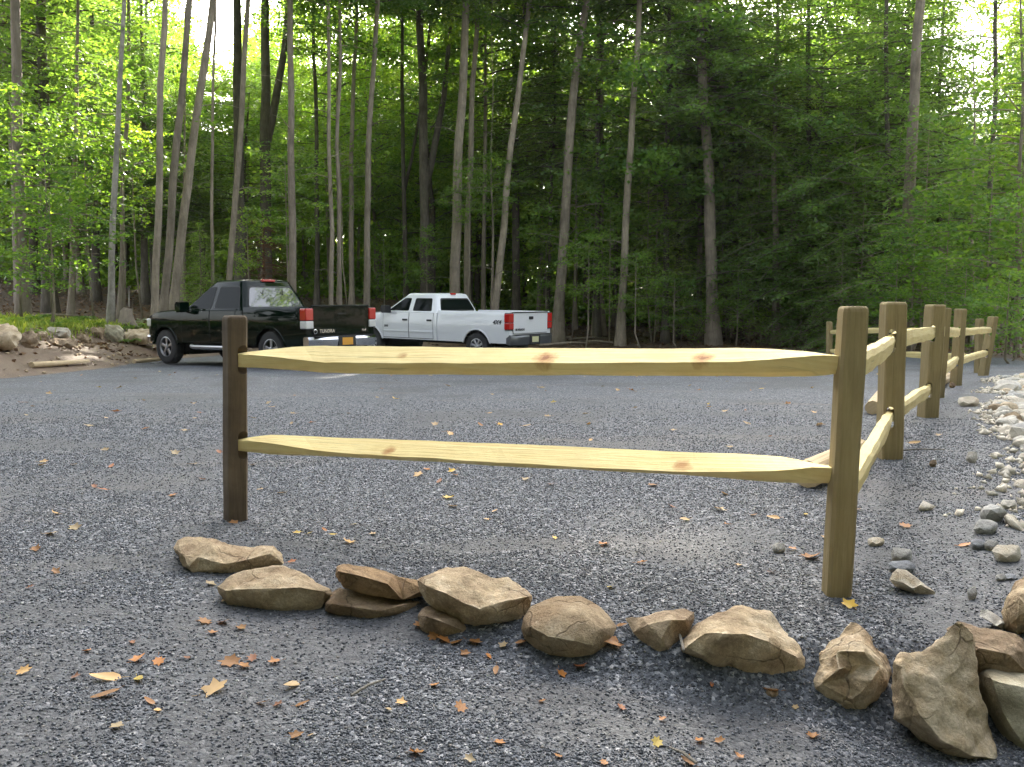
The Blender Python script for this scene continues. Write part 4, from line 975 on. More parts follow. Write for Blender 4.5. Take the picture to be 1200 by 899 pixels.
# ---------------------------------------------------------------- foliage prototypes
def leaf_quads(C, size, up=0.55, aspect=.55, d=None):
    """one folded-free leaf (rhomb) per centre"""
    n = len(C); N = NR.normal(0, up, (n, 3)); N[:, 2] += 1; N /= np.linalg.norm(N, axis=1)[:, None]
    if d is None: d = NR.normal(0, 1, (n, 3)); d[:, 2] *= 0.4
    d = d - N * (d * N).sum(1)[:, None]; d /= np.linalg.norm(d, axis=1)[:, None] + 1e-9
    s = np.cross(N, d); L = (size * NR.uniform(.7, 1.25, n))[:, None]
    V = np.stack([C - d * L * .5, C + s * L * aspect * .5 + d * L * .06 - N * L * .06, C + d * L * .5 - N * L * .10, C - s * L * aspect * .5 + d * L * .06 - N * L * .06], 1)
    return V.reshape(-1, 3), np.arange(n * 4).reshape(-1, 4)
def tubes_mesh(list_, mat, n=5):
    V, Fc = [], []
    for pts, rads in list_:
        a, b = tube(pts, rads, n, False); o = len(V); V += a; Fc += [tuple(i + o for i in f) for f in b]
    return mk(V, Fc, mat, True)
def broadleaf(seed, H, Rr, nb, sprays, nleaf, sr, lsize, mat, bark, base=0.0, topdense=1.0):
    r = random.Random(seed); Cs = []; br = []
    for i in range(nb):
        t = (i + r.random()) / nb; z = base + t * (H - base); az = i * 2.4 + r.uniform(-.5, .5)
        L = Rr * (0.35 + 0.65 * math.sin(PI * min(1, 0.18 + t * .82)) ) * r.uniform(.65, 1.1); rise = r.uniform(.05, .5)
        pts = []
        for k in range(5):
            q = k / 4; pts.append(Vector((math.cos(az + .15 * q) * L * q, math.sin(az + .15 * q) * L * q, z + rise * L * q - .22 * L * q * q)))
        br.append((pts, [max(.006, .012 * L * (1 - .8 * k / 4)) for k in range(5)]))
        for s in range(sprays):
            q = .30 + .72 * (s + r.random() * .6) / sprays; k = min(3, int(q * 4)); p = pts[k].lerp(pts[k + 1], min(1.1, q * 4 - k))
            off = Vector((r.gauss(0, 1), r.gauss(0, 1), r.gauss(0, .35))) * sr * .55; c = p + off; rad = sr * r.uniform(.6, 1.15); m = int(nleaf * r.uniform(.6, 1.2))
            a = NR.uniform(0, 6.28, m); q2 = rad * np.sqrt(NR.random(m)); Cs.append(np.stack([c.x + q2 * np.cos(a), c.y + q2 * np.sin(a), c.z + NR.normal(0, .09 * sr / .6, m) - .22 * q2 ** 2 / max(rad, .1)], 1))
    C = np.concatenate(Cs); V, Fa = leaf_quads(C, lsize, .5, .62)
    return mk_np(V, Fa, mat), tubes_mesh(br, bark)
def hemlock(seed, H, Rr, nb, mat, bark, bare=0.0, lsize=.12, dens=1.0):
    r = random.Random(seed); Cs, Ds, br = [], [], []
    for i in range(nb):
        t = (i + r.random()) / nb; z = bare + t * (H - bare); az = i * 2.4 + r.uniform(-.6, .6); L = (Rr * (1 - t) ** .75 + .25) * r.uniform(.6, 1.12); dr = r.uniform(.1, .45); tilt = r.uniform(-.1, .35)
        ca, sa = math.cos(az), math.sin(az); pts = []
        for k in range(6):
            q = k / 5; pts.append(Vector((ca * L * q, sa * L * q, z + tilt * L * q - dr * L * q * q)))
        br.append((pts, [max(.004, .011 * L * (1 - .85 * k / 5)) for k in range(6)]))
        nt = max(6, int(L * 11 * dens))
        for k in range(nt):
            q = .12 + .88 * k / nt; kk = min(4, int(q * 5)); p = pts[kk].lerp(pts[kk + 1], q * 5 - kk); sg = 1 if k % 2 else -1
            tl = (.55 * (1 - q) + .16) * min(1, L * .45) * r.uniform(.7, 1.2); w = az + sg * r.uniform(.75, 1.1); m = max(3, int(tl / (lsize * .42)))
            lift = r.gauss(0, .10); drp = r.uniform(.15, .75); s = np.linspace(.05, 1, m) * tl; ax = np.array([math.cos(w), math.sin(w)])
            base_ = np.array(p); side_ = np.where(np.arange(m) % 2, 1, -1) * .035
            c = np.stack([base_[0] + ax[0] * s - ax[1] * side_, base_[1] + ax[1] * s + ax[0] * side_, base_[2] + lift - drp * s ** 1.4 + NR.normal(0, .035, m)], 1)
            Cs.append(c); dd = np.stack([ax[0] - ax[1] * np.sign(side_) * .7, ax[1] + ax[0] * np.sign(side_) * .7, np.full(m, -.15)], 1); Ds.append(dd)
    C, D = np.concatenate(Cs), np.concatenate(Ds); V, Fa = leaf_quads(C, lsize, .35, .42, D)
    return mk_np(V, Fa, mat), tubes_mesh(br, bark)
FP = {}
FP['broad'] = [broadleaf(100 + i, 12, 4.1, 44, 6, 62, .75, .175, M['leaf_mid' if i % 2 else 'leaf_bright'], M['bark_dark']) for i in range(6)]
FP['low'] = [broadleaf(200 + i, 3.2, 1.5, 15, 4, 34, .42, .115, M['leaf_bright' if i % 3 else 'leaf_mid'], M['bark_pale'], .5) for i in range(5)]
FP['hem'] = [hemlock(300 + i, 15, 3.9, 210, M['leaf_dark'], M['bark_dark'], 0.0, .15, 1.15) for i in range(4)]
FP['hemlow'] = [hemlock(320 + i, 5.0, 2.1, 95, M['leaf_dark'], M['bark_brown'], .1, .13) for i in range(4)]
FP['sparse'] = [broadleaf(400 + i, 9, 2.2, 16, 3, 30, .5, .14, M['leaf_mid' if i % 2 else 'leaf_bright'], M['bark_pale']) for i in range(3)]

def foliage(parent, kind, idx, loc, sc, rz, tilt=(0, 0), names_=('crown', 'branches')):   # leaves and twigs: too small to pick apart, one part each
    lm, bmsh = FP[kind][idx % len(FP[kind])]
    for nm, me in zip(names_, (lm, bmsh)):
        o = link(nm, me, parent, loc); o.scale = sc; o.rotation_euler = (tilt[0], tilt[1], rz); o['kind'] = 'stuff'
trunk_cache = {}
def trunk_me(pts, rads, mat, n=9, seed=0):
    P_, R_ = [], []
    for i in range(len(pts) - 1):
        for k in range(5):
            t = k / 5; p = Vector(pts[i]).lerp(Vector(pts[i + 1]), t); P_.append(p + Vector((mnoise.noise(p * .35 + Vector((seed, 0, 0))), mnoise.noise(p * .35 + Vector((0, seed, 0))), 0)) * .10 * min(1, p.z / 2.0 if p.z > 0 else 0)); R_.append(rads[i] + (rads[i + 1] - rads[i]) * t)
    P_.append(Vector(pts[-1])); R_.append(rads[-1])
    V, Fc = tube(P_, R_, n)
    for k, v in enumerate(V):
        c = P_[k // n]; f = 1 + .10 * mnoise.noise(Vector((v.x * 5, v.y * 5, v.z * 1.2 + seed)))
        flare = 1 + .5 * math.exp(-max(v.z, 0) / .28) * (1 + .6 * mnoise.noise(Vector((v.x * 6, v.y * 6, seed))))
        V[k] = c + (v - c) * f * flare
    return mk(V, Fc, mat, True)
BK = {'p': 'bark_pale', 'k': 'bark_dark', 'n': 'bark_brown', 'b': 'bark_birch'}
TREES = [
 # u0, u_mid@v170, u1@v0, width px, depth, bark, crown kind, crown base, height, label
 (26, 21, 17, 14, 27, 'n', 'broad', 10, 23, 'brown straight tree nearest to the left edge of the photo'),
 (57, 51, 48, 15, 31, 'k', 'hem', 6, 22, 'dark thick tree second from the left edge'),
 (128, 135, 146, 8, 26, 'b', 'sparse', 8, 15, 'slender birch with white bark standing before the left woods'),
 (139, 146, 152, 6, 30, 'n', 'sparse', 9, 17, 'thin brown tree just behind the slender birch'),
 (180, 187, 193, 9, 26.5, 'p', 'broad', 15.5, 25, 'pale tree, left stem of three growing close together'),
 (189, 206, 222, 10, 27.5, 'p', 'broad', 12, 23, 'pale leaning tree in the middle of three growing close together'),
 (198, 226, 250, 11, 28.5, 'p', 'broad', 15.5, 25, 'pale tree leaning most to the right of three growing close together'),
 (247, 249, 251, 4.5, 30, 'p', 'sparse', 13, 19, 'pole-thin pale tree left of the leaning pale tree'),
 (264, 281, 291, 8, 30, 'p', 'broad', 15.5, 25, 'pale tree leaning right, rising behind the dark truck cab'),
 (281, 279, 278, 14, 36, 'k', 'broad', 15.5, 25, 'dark thick tree crossing the bright gap in the canopy'),
 (312, 311, 310, 15, 40, 'k', 'broad', 15.5, 25, 'dark forked tree right of the bright gap in the canopy'),
 (343, 341, 339, 10, 30, 'n', 'broad', 11.5, 22, 'grey brown straight tree above the dark truck cab roof'),
 (371, 370, 367, 6, 40, 'k', 'broad', 13, 22, 'thin dark tree left of two pale pole trees'),
 (388, 386, 385, 6, 30, 'p', 'sparse', 10, 19, 'left one of two pale pole trees above the truck tailgate'),
 (397, 396, 398, 6, 31, 'n', 'sparse', 10, 19, 'right one of two pole trees above the truck tailgate'),
 (427, 433, 441, 8.5, 32, 'p', 'broad', 12, 21, 'pale straight tree between the two pickup trucks'),
 (476, 473, 470, 6, 42, 'k', 'broad', 13, 22, 'thin dark tree left of the dark tree with the low fork'),
 (498, 497, 492, 13, 40, 'k', 'broad', 13, 25, 'dark tree with a low fork above the white truck cab'),
 (532, 538, 548, 13, 35.5, 'p', 'broad', 12.5, 25, 'stout pale tree rising behind the white truck roof'),
 (546, 552, 559, 8.5, 37, 'p', 'broad', 12.5, 23, 'slimmer pale tree just right of the stout pale one'),
 (577, 598, 620, 9.5, 36, 'p', 'broad', 12, 22, 'pale tree bending right above the white truck bed'),
 (606, 604, 602, 10, 44, 'k', 'hem', 6, 24, 'dark tree crossed by the pale bending tree'),
 (640, 648, 652, 5, 42, 'k', 'hem', 8, 20, 'thin dark tree behind the large pale curved tree'),
 (653, 667, 686, 13, 36, 'p', 'broad', 13, 25, 'large pale curved tree at the tailgate of the white truck'),
 (702, 702, 703, 13, 41, 'n', 'hem', 7, 24, 'brown hemlock trunk between the two pale curved trees'),
 (728, 739, 750, 9.5, 35, 'p', 'hem', 13, 24, 'slim pale mottled tree curving up from behind the upper rail'),
 (819, 822, 826, 7, 38, 'n', 'hem', 5, 18, 'slim brown tree left of the big brown pine'),
 (838, 829, 817, 15, 35.5, 'n', 'hem', 8.5, 25, 'big brown pine leaning left behind the upper rail'),
 (911, 907, 912, 8.5, 35, 'n', 'hem', 7.5, 17, 'slim brown hemlock with light scars right of the big pine'),
 (1022, 1022, 1023, 12, 42, 'k', 'hem', 4, 22, 'dark trunk deep in the hemlocks above the near corner post'),
 (1063, 1068, 1079, 15, 30, 'n', 'broad', 15.5, 25, 'big brown tree with a yellow scar above the fence'),
 (1160, 1162, 1167, 7, 28, 'k', 'sparse', 8, 19, 'thin dark tree at the right against the sky gap'),
 (578, 577, 577, 4, 36, 'p', 'low', 4.5, 7, 'thin leafy sapling trunk before the pale bending tree'),
 (700, 702, 704, 8, 39.5, 'k', 'sparse', 3.5, 15, 'leafy tree filling the gap between the two curved pale trees'),
 (780, 782, 784, 8, 37, 'k', 'broad', 5.5, 21, 'tall leafy tree just left of the big brown pine'),
 (868, 868, 868, 8, 38, 'k', 'hem', 2.0, 21, 'tall feathery hemlock just right of the big brown pine'),
 (950, 948, 946, 8, 34.5, 'k', 'hem', 1.5, 19, 'full feathery hemlock right of the scarred slim hemlock'),
 (1008, 1008, 1006, 9, 37, 'k', 'hem', 1.5, 22, 'full feathery hemlock rising behind the near corner post'),
 (1042, 1040, 1040, 8, 32.5, 'k', 'hem', 1.2, 19, 'full feathery hemlock rising behind the second fence post'),
 (1100, 1102, 1104, 8, 34, 'k', 'hem', 1.5, 14, 'shorter feathery hemlock below the sky gap at the right'),
 (1195, 1196, 1198, 6, 25, 'n', 'sparse', 2.5, 11, 'bright leafy tree at the right edge of the photo'),
 (1140, 1141, 1142, 5, 31, 'n', 'sparse', 1.5, 9, 'leafy young tree below the sky gap at the right'),
 (82, 86, 90, 7, 29, 'n', 'sparse', 3.0, 13, 'leafy young tree between the dark thick tree and the birch'),
 (215, 216, 217, 5, 33, 'n', 'sparse', 2.5, 8.5, 'leafy young tree behind the most leaning pale tree'),
 (112, 110, 108, 10, 38, 'k', 'hem', 3.0, 15, 'dim hemlock behind the slender birch'),
 (40, 38, 36, 10, 40, 'k', 'hem', 3.0, 22, 'dim hemlock behind the two trees at the left edge'),
 (170, 168, 166, 9, 39, 'k', 'hem', 3.0, 14, 'dim hemlock behind the three pale clustered trees'),
 (795, 797, 800, 7, 39, 'k', 'hem', 5, 20, 'dark slim tree left of the slim brown tree'),
]
def tree(u0, um, u1, w, d, bk, crown, cz, Ht, label, i=0, group=None):
    b = at_depth(u0, 350, d); x0 = b[0]; z0 = gz1(x0, d); m = at_depth(um, 170, d); t = at_depth(u1, 0, d)
    base = Vector((x0, d, z0)); r0 = w * d / F_PX / 2
    pts = [(0, 0, -.25), (0, 0, 0.0), (m[0] - x0, 0, m[2] - z0), (t[0] - x0, 0, t[2] - z0)]
    slope = (t[0] - m[0]) / (t[2] - m[2]); zt = t[2] - z0
    if Ht > zt + 1: pts.append((t[0] - x0 + slope * .7 * (Ht - zt), 0, Ht))
    rads = [r0 * 1.0] + [r0 * max(.18, 1 - .72 * p[2] / Ht) for p in pts[1:]]
    root = empty('tree' if crown not in ('hem',) else 'hemlock_tree', base); tag(root, label, 'tree', group)
    me = trunk_me(pts, rads, M[BK[bk]], 10, i * 1.7); link('trunk', me, root)
    zz = [p[2] for p in pts]; xx = [p[0] for p in pts]; cx = float(np.interp(cz, zz, xx)); ct = float(np.interp(Ht, zz, xx))
    h0 = {'broad': 12, 'hem': 15, 'sparse': 9, 'low': 3.2}[crown]; s = (Ht + .5 - cz) / h0; rs = min(1.25, max(.65, s)) * R.uniform(.9, 1.1)
    foliage(root, crown, i, (cx, 0, cz), (rs, rs, s), R.uniform(0, 6.28), (0, math.atan2(ct - cx, Ht - cz)))
    if crown == 'broad': foliage(root, crown, i + 3, (cx, 0, cz + .6), (rs * 1.08, rs * 1.08, s * .97), R.uniform(0, 6.28), (0, math.atan2(ct - cx, Ht - cz)))  # second crown thickens the canopy, added to keep sun off the lot
    # dead and living side twigs low on the trunk
    tw = []
    for k in range(R.randint(2, 6)):
        z = R.uniform(2.5, cz + 1); x = float(np.interp(z, zz, xx)); a = R.uniform(0, 6.28); L = R.uniform(.4, 1.6) * (1.5 if crown == 'hem' else 1)
        tw.append(([Vector((x, 0, z)), Vector((x + math.cos(a) * L * .5, math.sin(a) * L * .5, z + .15 * L)), Vector((x + math.cos(a) * L, math.sin(a) * L, z + .12 * L))], [.02, .012, .004]))
    link('side_twigs', tubes_mesh(tw, M[BK[bk]]), root)['kind'] = 'stuff'
    return root, (xx, zz)
for i, tr_ in enumerate(TREES):
    root, (xx, zz) = tree(*tr_, i=i)
    if 'fork' in tr_[-1]:
        z = 6.0 if 'low fork' in tr_[-1] else 7.5; x = float(np.interp(z, zz, xx)); r0 = tr_[3] * tr_[4] / F_PX / 2
        V, Fc = tube([(x, 0, z - .3), (x + .35, .1, z + 1.2), (x + .9, .2, z + 4), (x + 1.4, .3, z + 9)], [r0 * .7, r0 * .62, r0 * .5, r0 * .2], 9); link('limb', mk(V, Fc, M['bark_dark'], True), root)

# filler forest, each tree its own object; trunks share meshes
TM = {}
for bk in BK:
    TM[bk] = [trunk_me([(0, 0, -.3), (0, 0, 0), (R.uniform(-.25, .25), R.uniform(-.2, .2), 6), (R.uniform(-.6, .6), R.uniform(-.4, .4), 12), (R.uniform(-.9, .9), 0, 20)], [.17, .17, .135, .10, .03], M[BK[bk]], 8, k * 3.3 + ord(bk)) for k in range(3)]
spots = [(at_depth(t[0], 350, t[4])[0], t[4]) for t in TREES]
cnt = 0
MARK = [(26, 'the brown tree at the left edge'), (128, 'the slender birch'), (190, 'the three pale clustered trees'), (278, 'the bright gap in the canopy'), (342, 'the tree above the dark truck cab'), (392, 'the two pole trees'),
        (430, 'the pale tree between the trucks'), (498, 'the dark tree with the low fork'), (535, 'the stout pale tree'), (590, 'the pale bending tree'), (660, 'the large pale curved tree'), (735, 'the slim mottled tree'),
        (832, 'the big brown pine'), (910, 'the scarred slim hemlock'), (1000, 'the near corner post'), (1068, 'the yellow scarred tree'), (1163, 'the thin tree at the right')]
USED = {}
def where(kind, px, d):
    q = min(MARK, key=lambda m: abs(m[0] - px)); off = px - q[0]
    dpt = 'first' if d < 39 else 'second' if d < 46 else 'third' if d < 54 else 'fourth' if d < 63 else 'last'
    l = f"{kind}, {dpt} rank, {'left of' if off < -14 else 'right of' if off > 14 else 'behind'} {q[1]}"
    n = USED.get(l, 0); USED[l] = n + 1
    return l if n == 0 else l.replace(kind, ('another ' if n == 1 else 'further ') + kind)
for _ in range(6000):
    if cnt >= 165: break
    d = 33 + 40 * R.random() ** .9; x = R.uniform(-.66, .66) * d + R.uniform(-3, 3)
    if lot_sd(np.array([x]), np.array([d]))[0] < 4: continue
    if any((x - a) ** 2 + (d - b) ** 2 < 2.3 ** 2 for a, b in spots): continue
    # keep the bright gap in the canopy open
    px = x / d * F_PX + 600
    if 240 < px < 286 and d > 38: continue
    gap = (205 < px < 320 and d > 37) or (1075 < px < 1190 and d > 36)
    if 345 < px < 630 and d > 39 and R.random() < .3: continue
    spots.append((x, d)); cnt += 1
    con = R.random() < (0.5 if px > 640 else 0.25 if px < 260 else .08); z = gz1(x, d)
    root = empty('hemlock_tree' if con else 'tree', (x, d, z))
    dp = 'at the front of' if d < 42 else 'in the middle of' if d < 55 else 'deep in'; sd_ = 'left' if px < 400 else 'central' if px < 750 else 'right'
    lim = (.235 if px < 600 else .20) * d if gap else 99
    if con:
        tag(root, where('dark hemlock', px, d), 'tree', f'hemlocks {dp} the {sd_} woods'); Ht = min(R.uniform(15, 22) if d < 46 else R.uniform(14, 20), lim); cz = R.uniform(.8, 3.5) if px > 600 or gap else R.uniform(3, 7)
        o = link('trunk', R.choice(TM[R.choice('kn')]), root); o.scale = (R.uniform(.7, 1.25),) * 2 + (Ht / 20,)
        s = (Ht - cz) / 15; foliage(root, 'hem', R.randint(0, 9), (0, 0, cz), (s * R.uniform(.85, 1.1),) * 2 + (s,), R.uniform(0, 6.28))
    else:
        tag(root, where('slim broadleaf', px, d), 'tree', f'broadleaf trees {dp} the {sd_} woods'); Ht = min(R.uniform(17, 24) if d < 46 else R.uniform(14, 20), lim); cz = R.uniform(1.5, 4) if gap or d > 46 else R.uniform(3.5, 8.0) if d > 42 else R.uniform(6.5, 11)
        o = link('trunk', R.choice(TM[R.choice('kkpn')]), root); o.scale = (R.uniform(.45, 1.1),) * 2 + (Ht / 20,); o.rotation_euler = (0, R.uniform(-.03, .03), R.uniform(0, 6.28))
        s = (Ht + .5 - cz) / 12; foliage(root, 'broad', R.randint(0, 9), (0, 0, cz), (R.uniform(.85, 1.15),) * 2 + (s,), R.uniform(0, 6.28))

# saplings and young hemlocks at the woodland edge
SAP = [ # u, v of foliage centre, depth, kind, scale, label
 (55, 250, 23, 'low', 1.25, 'leafy sapling overhanging the grass at the far left'), (15, 190, 24, 'low', 1.3, 'tall leafy sapling at the left edge'), (100, 215, 28, 'low', 1.3, 'leafy sapling behind the slender birch'),
 (140, 150, 28, 'low', 1.6, 'tall leafy sapling around the slender birch top'), (60, 285, 22.5, 'low', .9, 'low leafy sapling over the grass at the left'), (290, 285, 31, 'low', .8, 'dark low sapling behind the dark truck'),
 (335, 235, 31, 'low', 1.1, 'bright sapling spray right of the leaning pale tree'), (155, 205, 31, 'low', 1.2, 'leafy sapling between birch and three pale trees'), (400, 215, 38, 'low', 1.2, 'leafy sapling deep behind the pole trees'),
 (500, 300, 38, 'low', .9, 'low dark sapling behind the white truck cab'), (550, 225, 34.5, 'low', .8, 'sapling with a few leaves beside the stout pale tree'), (690, 320, 34.3, 'low', 1.0, 'bright green sapling left of the slim mottled tree'),
 (745, 335, 34, 'low', .9, 'bright green sapling right of the slim mottled tree'), (715, 290, 36, 'low', 1.2, 'taller green sapling behind the slim mottled tree'), (770, 270, 37, 'hemlow', 1.2, 'young hemlock left of the big brown pine'),
 (880, 300, 35.5, 'hemlow', 1.1, 'young hemlock between the big pine and the scarred hemlock'), (950, 290, 34, 'hemlow', 1.2, 'young hemlock right of the scarred hemlock'), (940, 350, 33.6, 'hemlow', .7, 'low feathery hemlock left of the near corner post'),
 (1010, 310, 32, 'hemlow', 1.3, 'young hemlock behind the near corner post'), (1110, 300, 26, 'low', 1.3, 'leafy bright sapling behind the fourth fence post'), (1160, 270, 25, 'low', 1.5, 'tall bright sapling near the right edge'),
 (1195, 330, 23, 'low', 1.3, 'leafy sapling cut by the right edge of the photo'), (1050, 350, 27, 'low', .9, 'low leafy sapling behind the return fence'), (1130, 370, 24, 'low', .8, 'low leafy bush behind the last fence post'),
 (1085, 240, 29, 'hemlow', 1.4, 'hemlock sapling left of the big scarred brown tree'), (1200, 180, 26, 'low', 1.8, 'tall sapling at the right edge with yellow green leaves'), (1180, 380, 21.5, 'low', .7, 'low bush beyond the ditch at the right'),
 (985, 370, 31, 'hemlow', .8, 'low hemlock behind the near corner post top'), (800, 320, 37.5, 'hemlow', .9, 'young hemlock beside the dark slim tree'), (235, 310, 30, 'hemlow', .6, 'small dark conifer above the truck hood'),
 (675, 250, 37, 'low', 1.7, 'tall leafy sapling right of the large pale curved tree'), (760, 230, 37, 'low', 1.7, 'tall leafy sapling left of the big brown pine'), (790, 360, 34.5, 'low', .8, 'low green sapling before the dark slim tree'),
 (865, 345, 34.5, 'low', .9, 'low green sapling at the right foot of the big brown pine'), (890, 210, 37, 'low', 1.6, 'tall leafy sapling between the pine and the scarred hemlock'), (930, 200, 35, 'hemlow', 1.5, 'tall young hemlock touching the scarred slim hemlock'),
 (1000, 220, 33, 'low', 1.6, 'tall leafy sapling behind the near corner post'), (640, 355, 37, 'low', .7, 'low sapling behind the white truck tailgate'), (1070, 330, 28, 'low', 1.1, 'leafy sapling at the foot of the yellow scarred tree'), (850, 130, 38, 'low', 2.0, 'highest leafy spray beside the big brown pine'),
 (450, 310, 40, 'low', 1.0, 'dim sapling far behind the two trucks'), (640, 300, 41, 'low', 1.0, 'dim sapling behind the white truck bed'), (860, 230, 39, 'hemlow', 1.5, 'tall young hemlock right of the big pine')]
for i, (u, v, d, kind, s, lab) in enumerate(SAP):
    c = at_depth(u, v, d); z0 = gz1(c[0], d); h = c[2] - z0; hh = (3.2 if kind == 'low' else 5.0) * s
    root = empty('sapling' if kind == 'low' else 'young_hemlock', (c[0], d, z0)); tag(root, lab, 'sapling' if kind == 'low' else 'tree', 'saplings along the edge of the woods')
    zc = max(0.0, h - hh * .55); V, Fc = tube([(R.uniform(-.3, .3), 0, -.2), (0, 0, zc * .6 + .1), (0, 0, zc + hh * .5), (0, 0, zc + hh * .98)], [.035, .03, .02, .006], 7); link('stem', mk(V, Fc, M['bark_pale'], True), root)
    foliage(root, kind, i, (0, 0, zc), (s,) * 3, R.uniform(0, 6.28), names_=('foliage', 'branches'))

# far wood beyond the trees one can tell apart: one mass of leaves
def far_wood():
    n = 120000; d = NR.uniform(74, 98, n); x = NR.uniform(-.74, .74, n) * d; px = x / d * F_PX + 600
    top = 15 + 14 * fbm(x * .09, d * .03, 77); top = np.where((px > 238) & (px < 292), 11.0, top); top = np.where(px > 1075, top * .66, top); top = np.where((px > 330) & (px < 640), top * .75, top)
    z = gz(x, d) + top * NR.random(n) ** .9; k = (fbm(x * .35 + 50, z * .35 + d * .2, 12) > .40) | (z - gz(x, d) < 7) | ((px > 640) & (px < 1075))
    x, d, z = x[k], d[k], z[k]
    V, Fa = leaf_quads(np.stack([x, d, z], 1), .8, .9, .7); tag(link('far_woods', mk_np(V, Fa, M['leaf_mid'])), kind='stuff')
    # dim undergrowth between the trunks
    n = 70000; d = NR.uniform(47, 75, n); x = NR.uniform(-.7, .7, n) * d; hh = 5.0 * np.clip(fbm(x * .22, d * .22, 61) - .22, 0, 1) * smooth(44, 56, d) + .3
    V, Fa = leaf_quads(np.stack([x, d, gz(x, d) + hh * 1.6 * NR.random(n)], 1), .3, .7, .6); tag(link('undergrowth', mk_np(V, Fa, M['leaf_mid'])), kind='stuff')
    # unseen woods added behind the camera and at both sides, blocking low sky light
    n = 80000; a = NR.uniform(math.radians(140), math.radians(400), n); r = NR.uniform(14, 23, n); x, y = r * np.cos(a) * 1.2, r * np.sin(a) + 4
    k = ~((y > 2) & (np.abs(x) < .68 * y + 4)); x, y = x[k], y[k]; top = 16 + 9 * fbm(x * .12, y * .12, 41)
    z = gz(x, y) + top * NR.random(len(x)) ** .8
    V, Fa = leaf_quads(np.stack([x, y, z], 1), .75, .8, .7); tag(link('unseen_surrounding_woods', mk_np(V, Fa, M['leaf_dim'])), kind='stuff')
far_wood()

# ---------------------------------------------------------------- forest floor, grass bank, ferns, stump, dead bush
def litter(n, fn, size, mat, name, up=.35):
    x, y = fn(n); sd = lot_sd(x, y); k = sd > 0.3; x, y = x[k], y[k]
    V, Fa = leaf_quads(np.stack([x, y, gz(x, y) + .02 + .02 * NR.random(len(x))], 1), size, up, .65); tag(link(name, mk_np(V, Fa, M[mat])), kind='stuff')
litter(700, lambda n: (NR.uniform(-13, -8, n), NR.uniform(11.5, 23, n)), .11, 'litter', 'bank_leaf_litter', .5)
litter(26000, lambda n: (lambda d: ((NR.random(n) * 2 - 1) * .62 * d, d))(22 + 30 * NR.random(n) ** 1.1), .13, 'litter', 'leaf_litter')
def grass():
    n = 42000; y = NR.uniform(11, 27, n); x = NR.uniform(-16, -6, n); sd = lot_sd(x, y)
    w = smooth(1.5, 2.3, sd) * (1 - smooth(3.5, 6.5, sd + 3 * (fbm(x * .4, y * .4, 55) - .5))); k = NR.random(n) < w * (.35 + 1.0 * (fbm(x * .9, y * .9, 8) > .42)); x, y = x[k], y[k]
    n2 = 2500; y2 = NR.uniform(5, 22, n2); x2 = np.interp(y2, [4.3, 8.6, 14.2, 17, 22], [2.5, 4.7, 8, 9.6, 12.5]) + NR.uniform(1.9, 5, n2) ; x = np.concatenate([x, x2]); y = np.concatenate([y, y2]); n = len(x)
    h = .06 + .15 * NR.random(n) ** 2; a = NR.uniform(0, 6.28, n); dx, dy = np.cos(a), np.sin(a); z = gz(x, y); b = .018; l = h * NR.uniform(.1, .7, n)
    V = np.stack([np.stack([x - dy * b, y + dx * b, z], 1), np.stack([x + dy * b, y - dx * b, z], 1), np.stack([x + dx * l * .4 + dy * b * .6, y + dy * l * .4 - dx * b * .6, z + h * .65], 1), np.stack([x + dx * l, y + dy * l, z + h], 1)], 1).reshape(-1, 3)
    tag(link('grass', mk_np(V, np.arange(4 * n).reshape(-1, 4), M['grass'])), kind='stuff')
grass()
def fern_me(seed):
    Cs, Ds = [], []; r = random.Random(seed)
    for k in range(9):
        az = k * 2.4 + r.random(); L = r.uniform(.45, .75); m = 22
        for j in range(m):
            q = .15 + .85 * j / m; p = np.array([math.cos(az) * L * q * .8, math.sin(az) * L * q * .8, L * (.9 * q - .75 * q * q)])
            for sg in (-1, 1):
                s = np.array([-math.sin(az), math.cos(az), 0]) * sg; ln = .13 * math.sin(PI * min(1, .15 + q * .85)) + .02; Cs.append(p + s * ln * .5); Ds.append(s + np.array([math.cos(az), math.sin(az), -.2]) * .4)
    V, Fa = leaf_quads(np.array(Cs), .13, .25, .3, np.array(Ds)); return mk_np(V, Fa, M['fern'])
ferns = [fern_me(i) for i in range(3)]
FERN = [(28, 352, 24), (40, 345, 25), (12, 350, 23), (55, 350, 24.5), (75, 356, 24), (88, 352, 26), (112, 362, 25), (140, 364, 25), (160, 362, 26), (175, 358, 26.5), (60, 368, 22), (35, 372, 19.5), (150, 372, 24), (5, 360, 21), (185, 352, 28), (100, 350, 28)]
for i, (u, v, d) in enumerate(FERN):
    p = at_depth(u, v, d); o = link('fern', ferns[i % 3], None, (p[0], d, gz1(p[0], d))); s = R.uniform(.6, 1.0); o.scale = (s, s, s); o.rotation_euler = (0, 0, R.uniform(0, 6))
    tag(o, f"{'small' if s < .75 else 'middling' if s < .88 else 'large'} green fern on the grassy bank, {'left of' if u < 128 else 'right of'} the slender birch", 'fern', 'ferns on the grassy bank')
n = 600; x = NR.uniform(-13, -8, n); y = NR.uniform(11.5, 23, n); sd = lot_sd(x, y); k = (sd > 0.05) & (sd < 2.0 + .5 * NR.random(n)); x, y = x[k], y[k]
chips('bank_rubble', x, y, .03 + .16 * NR.random(len(x)) ** 3, M['stone_brown'], None, .7)
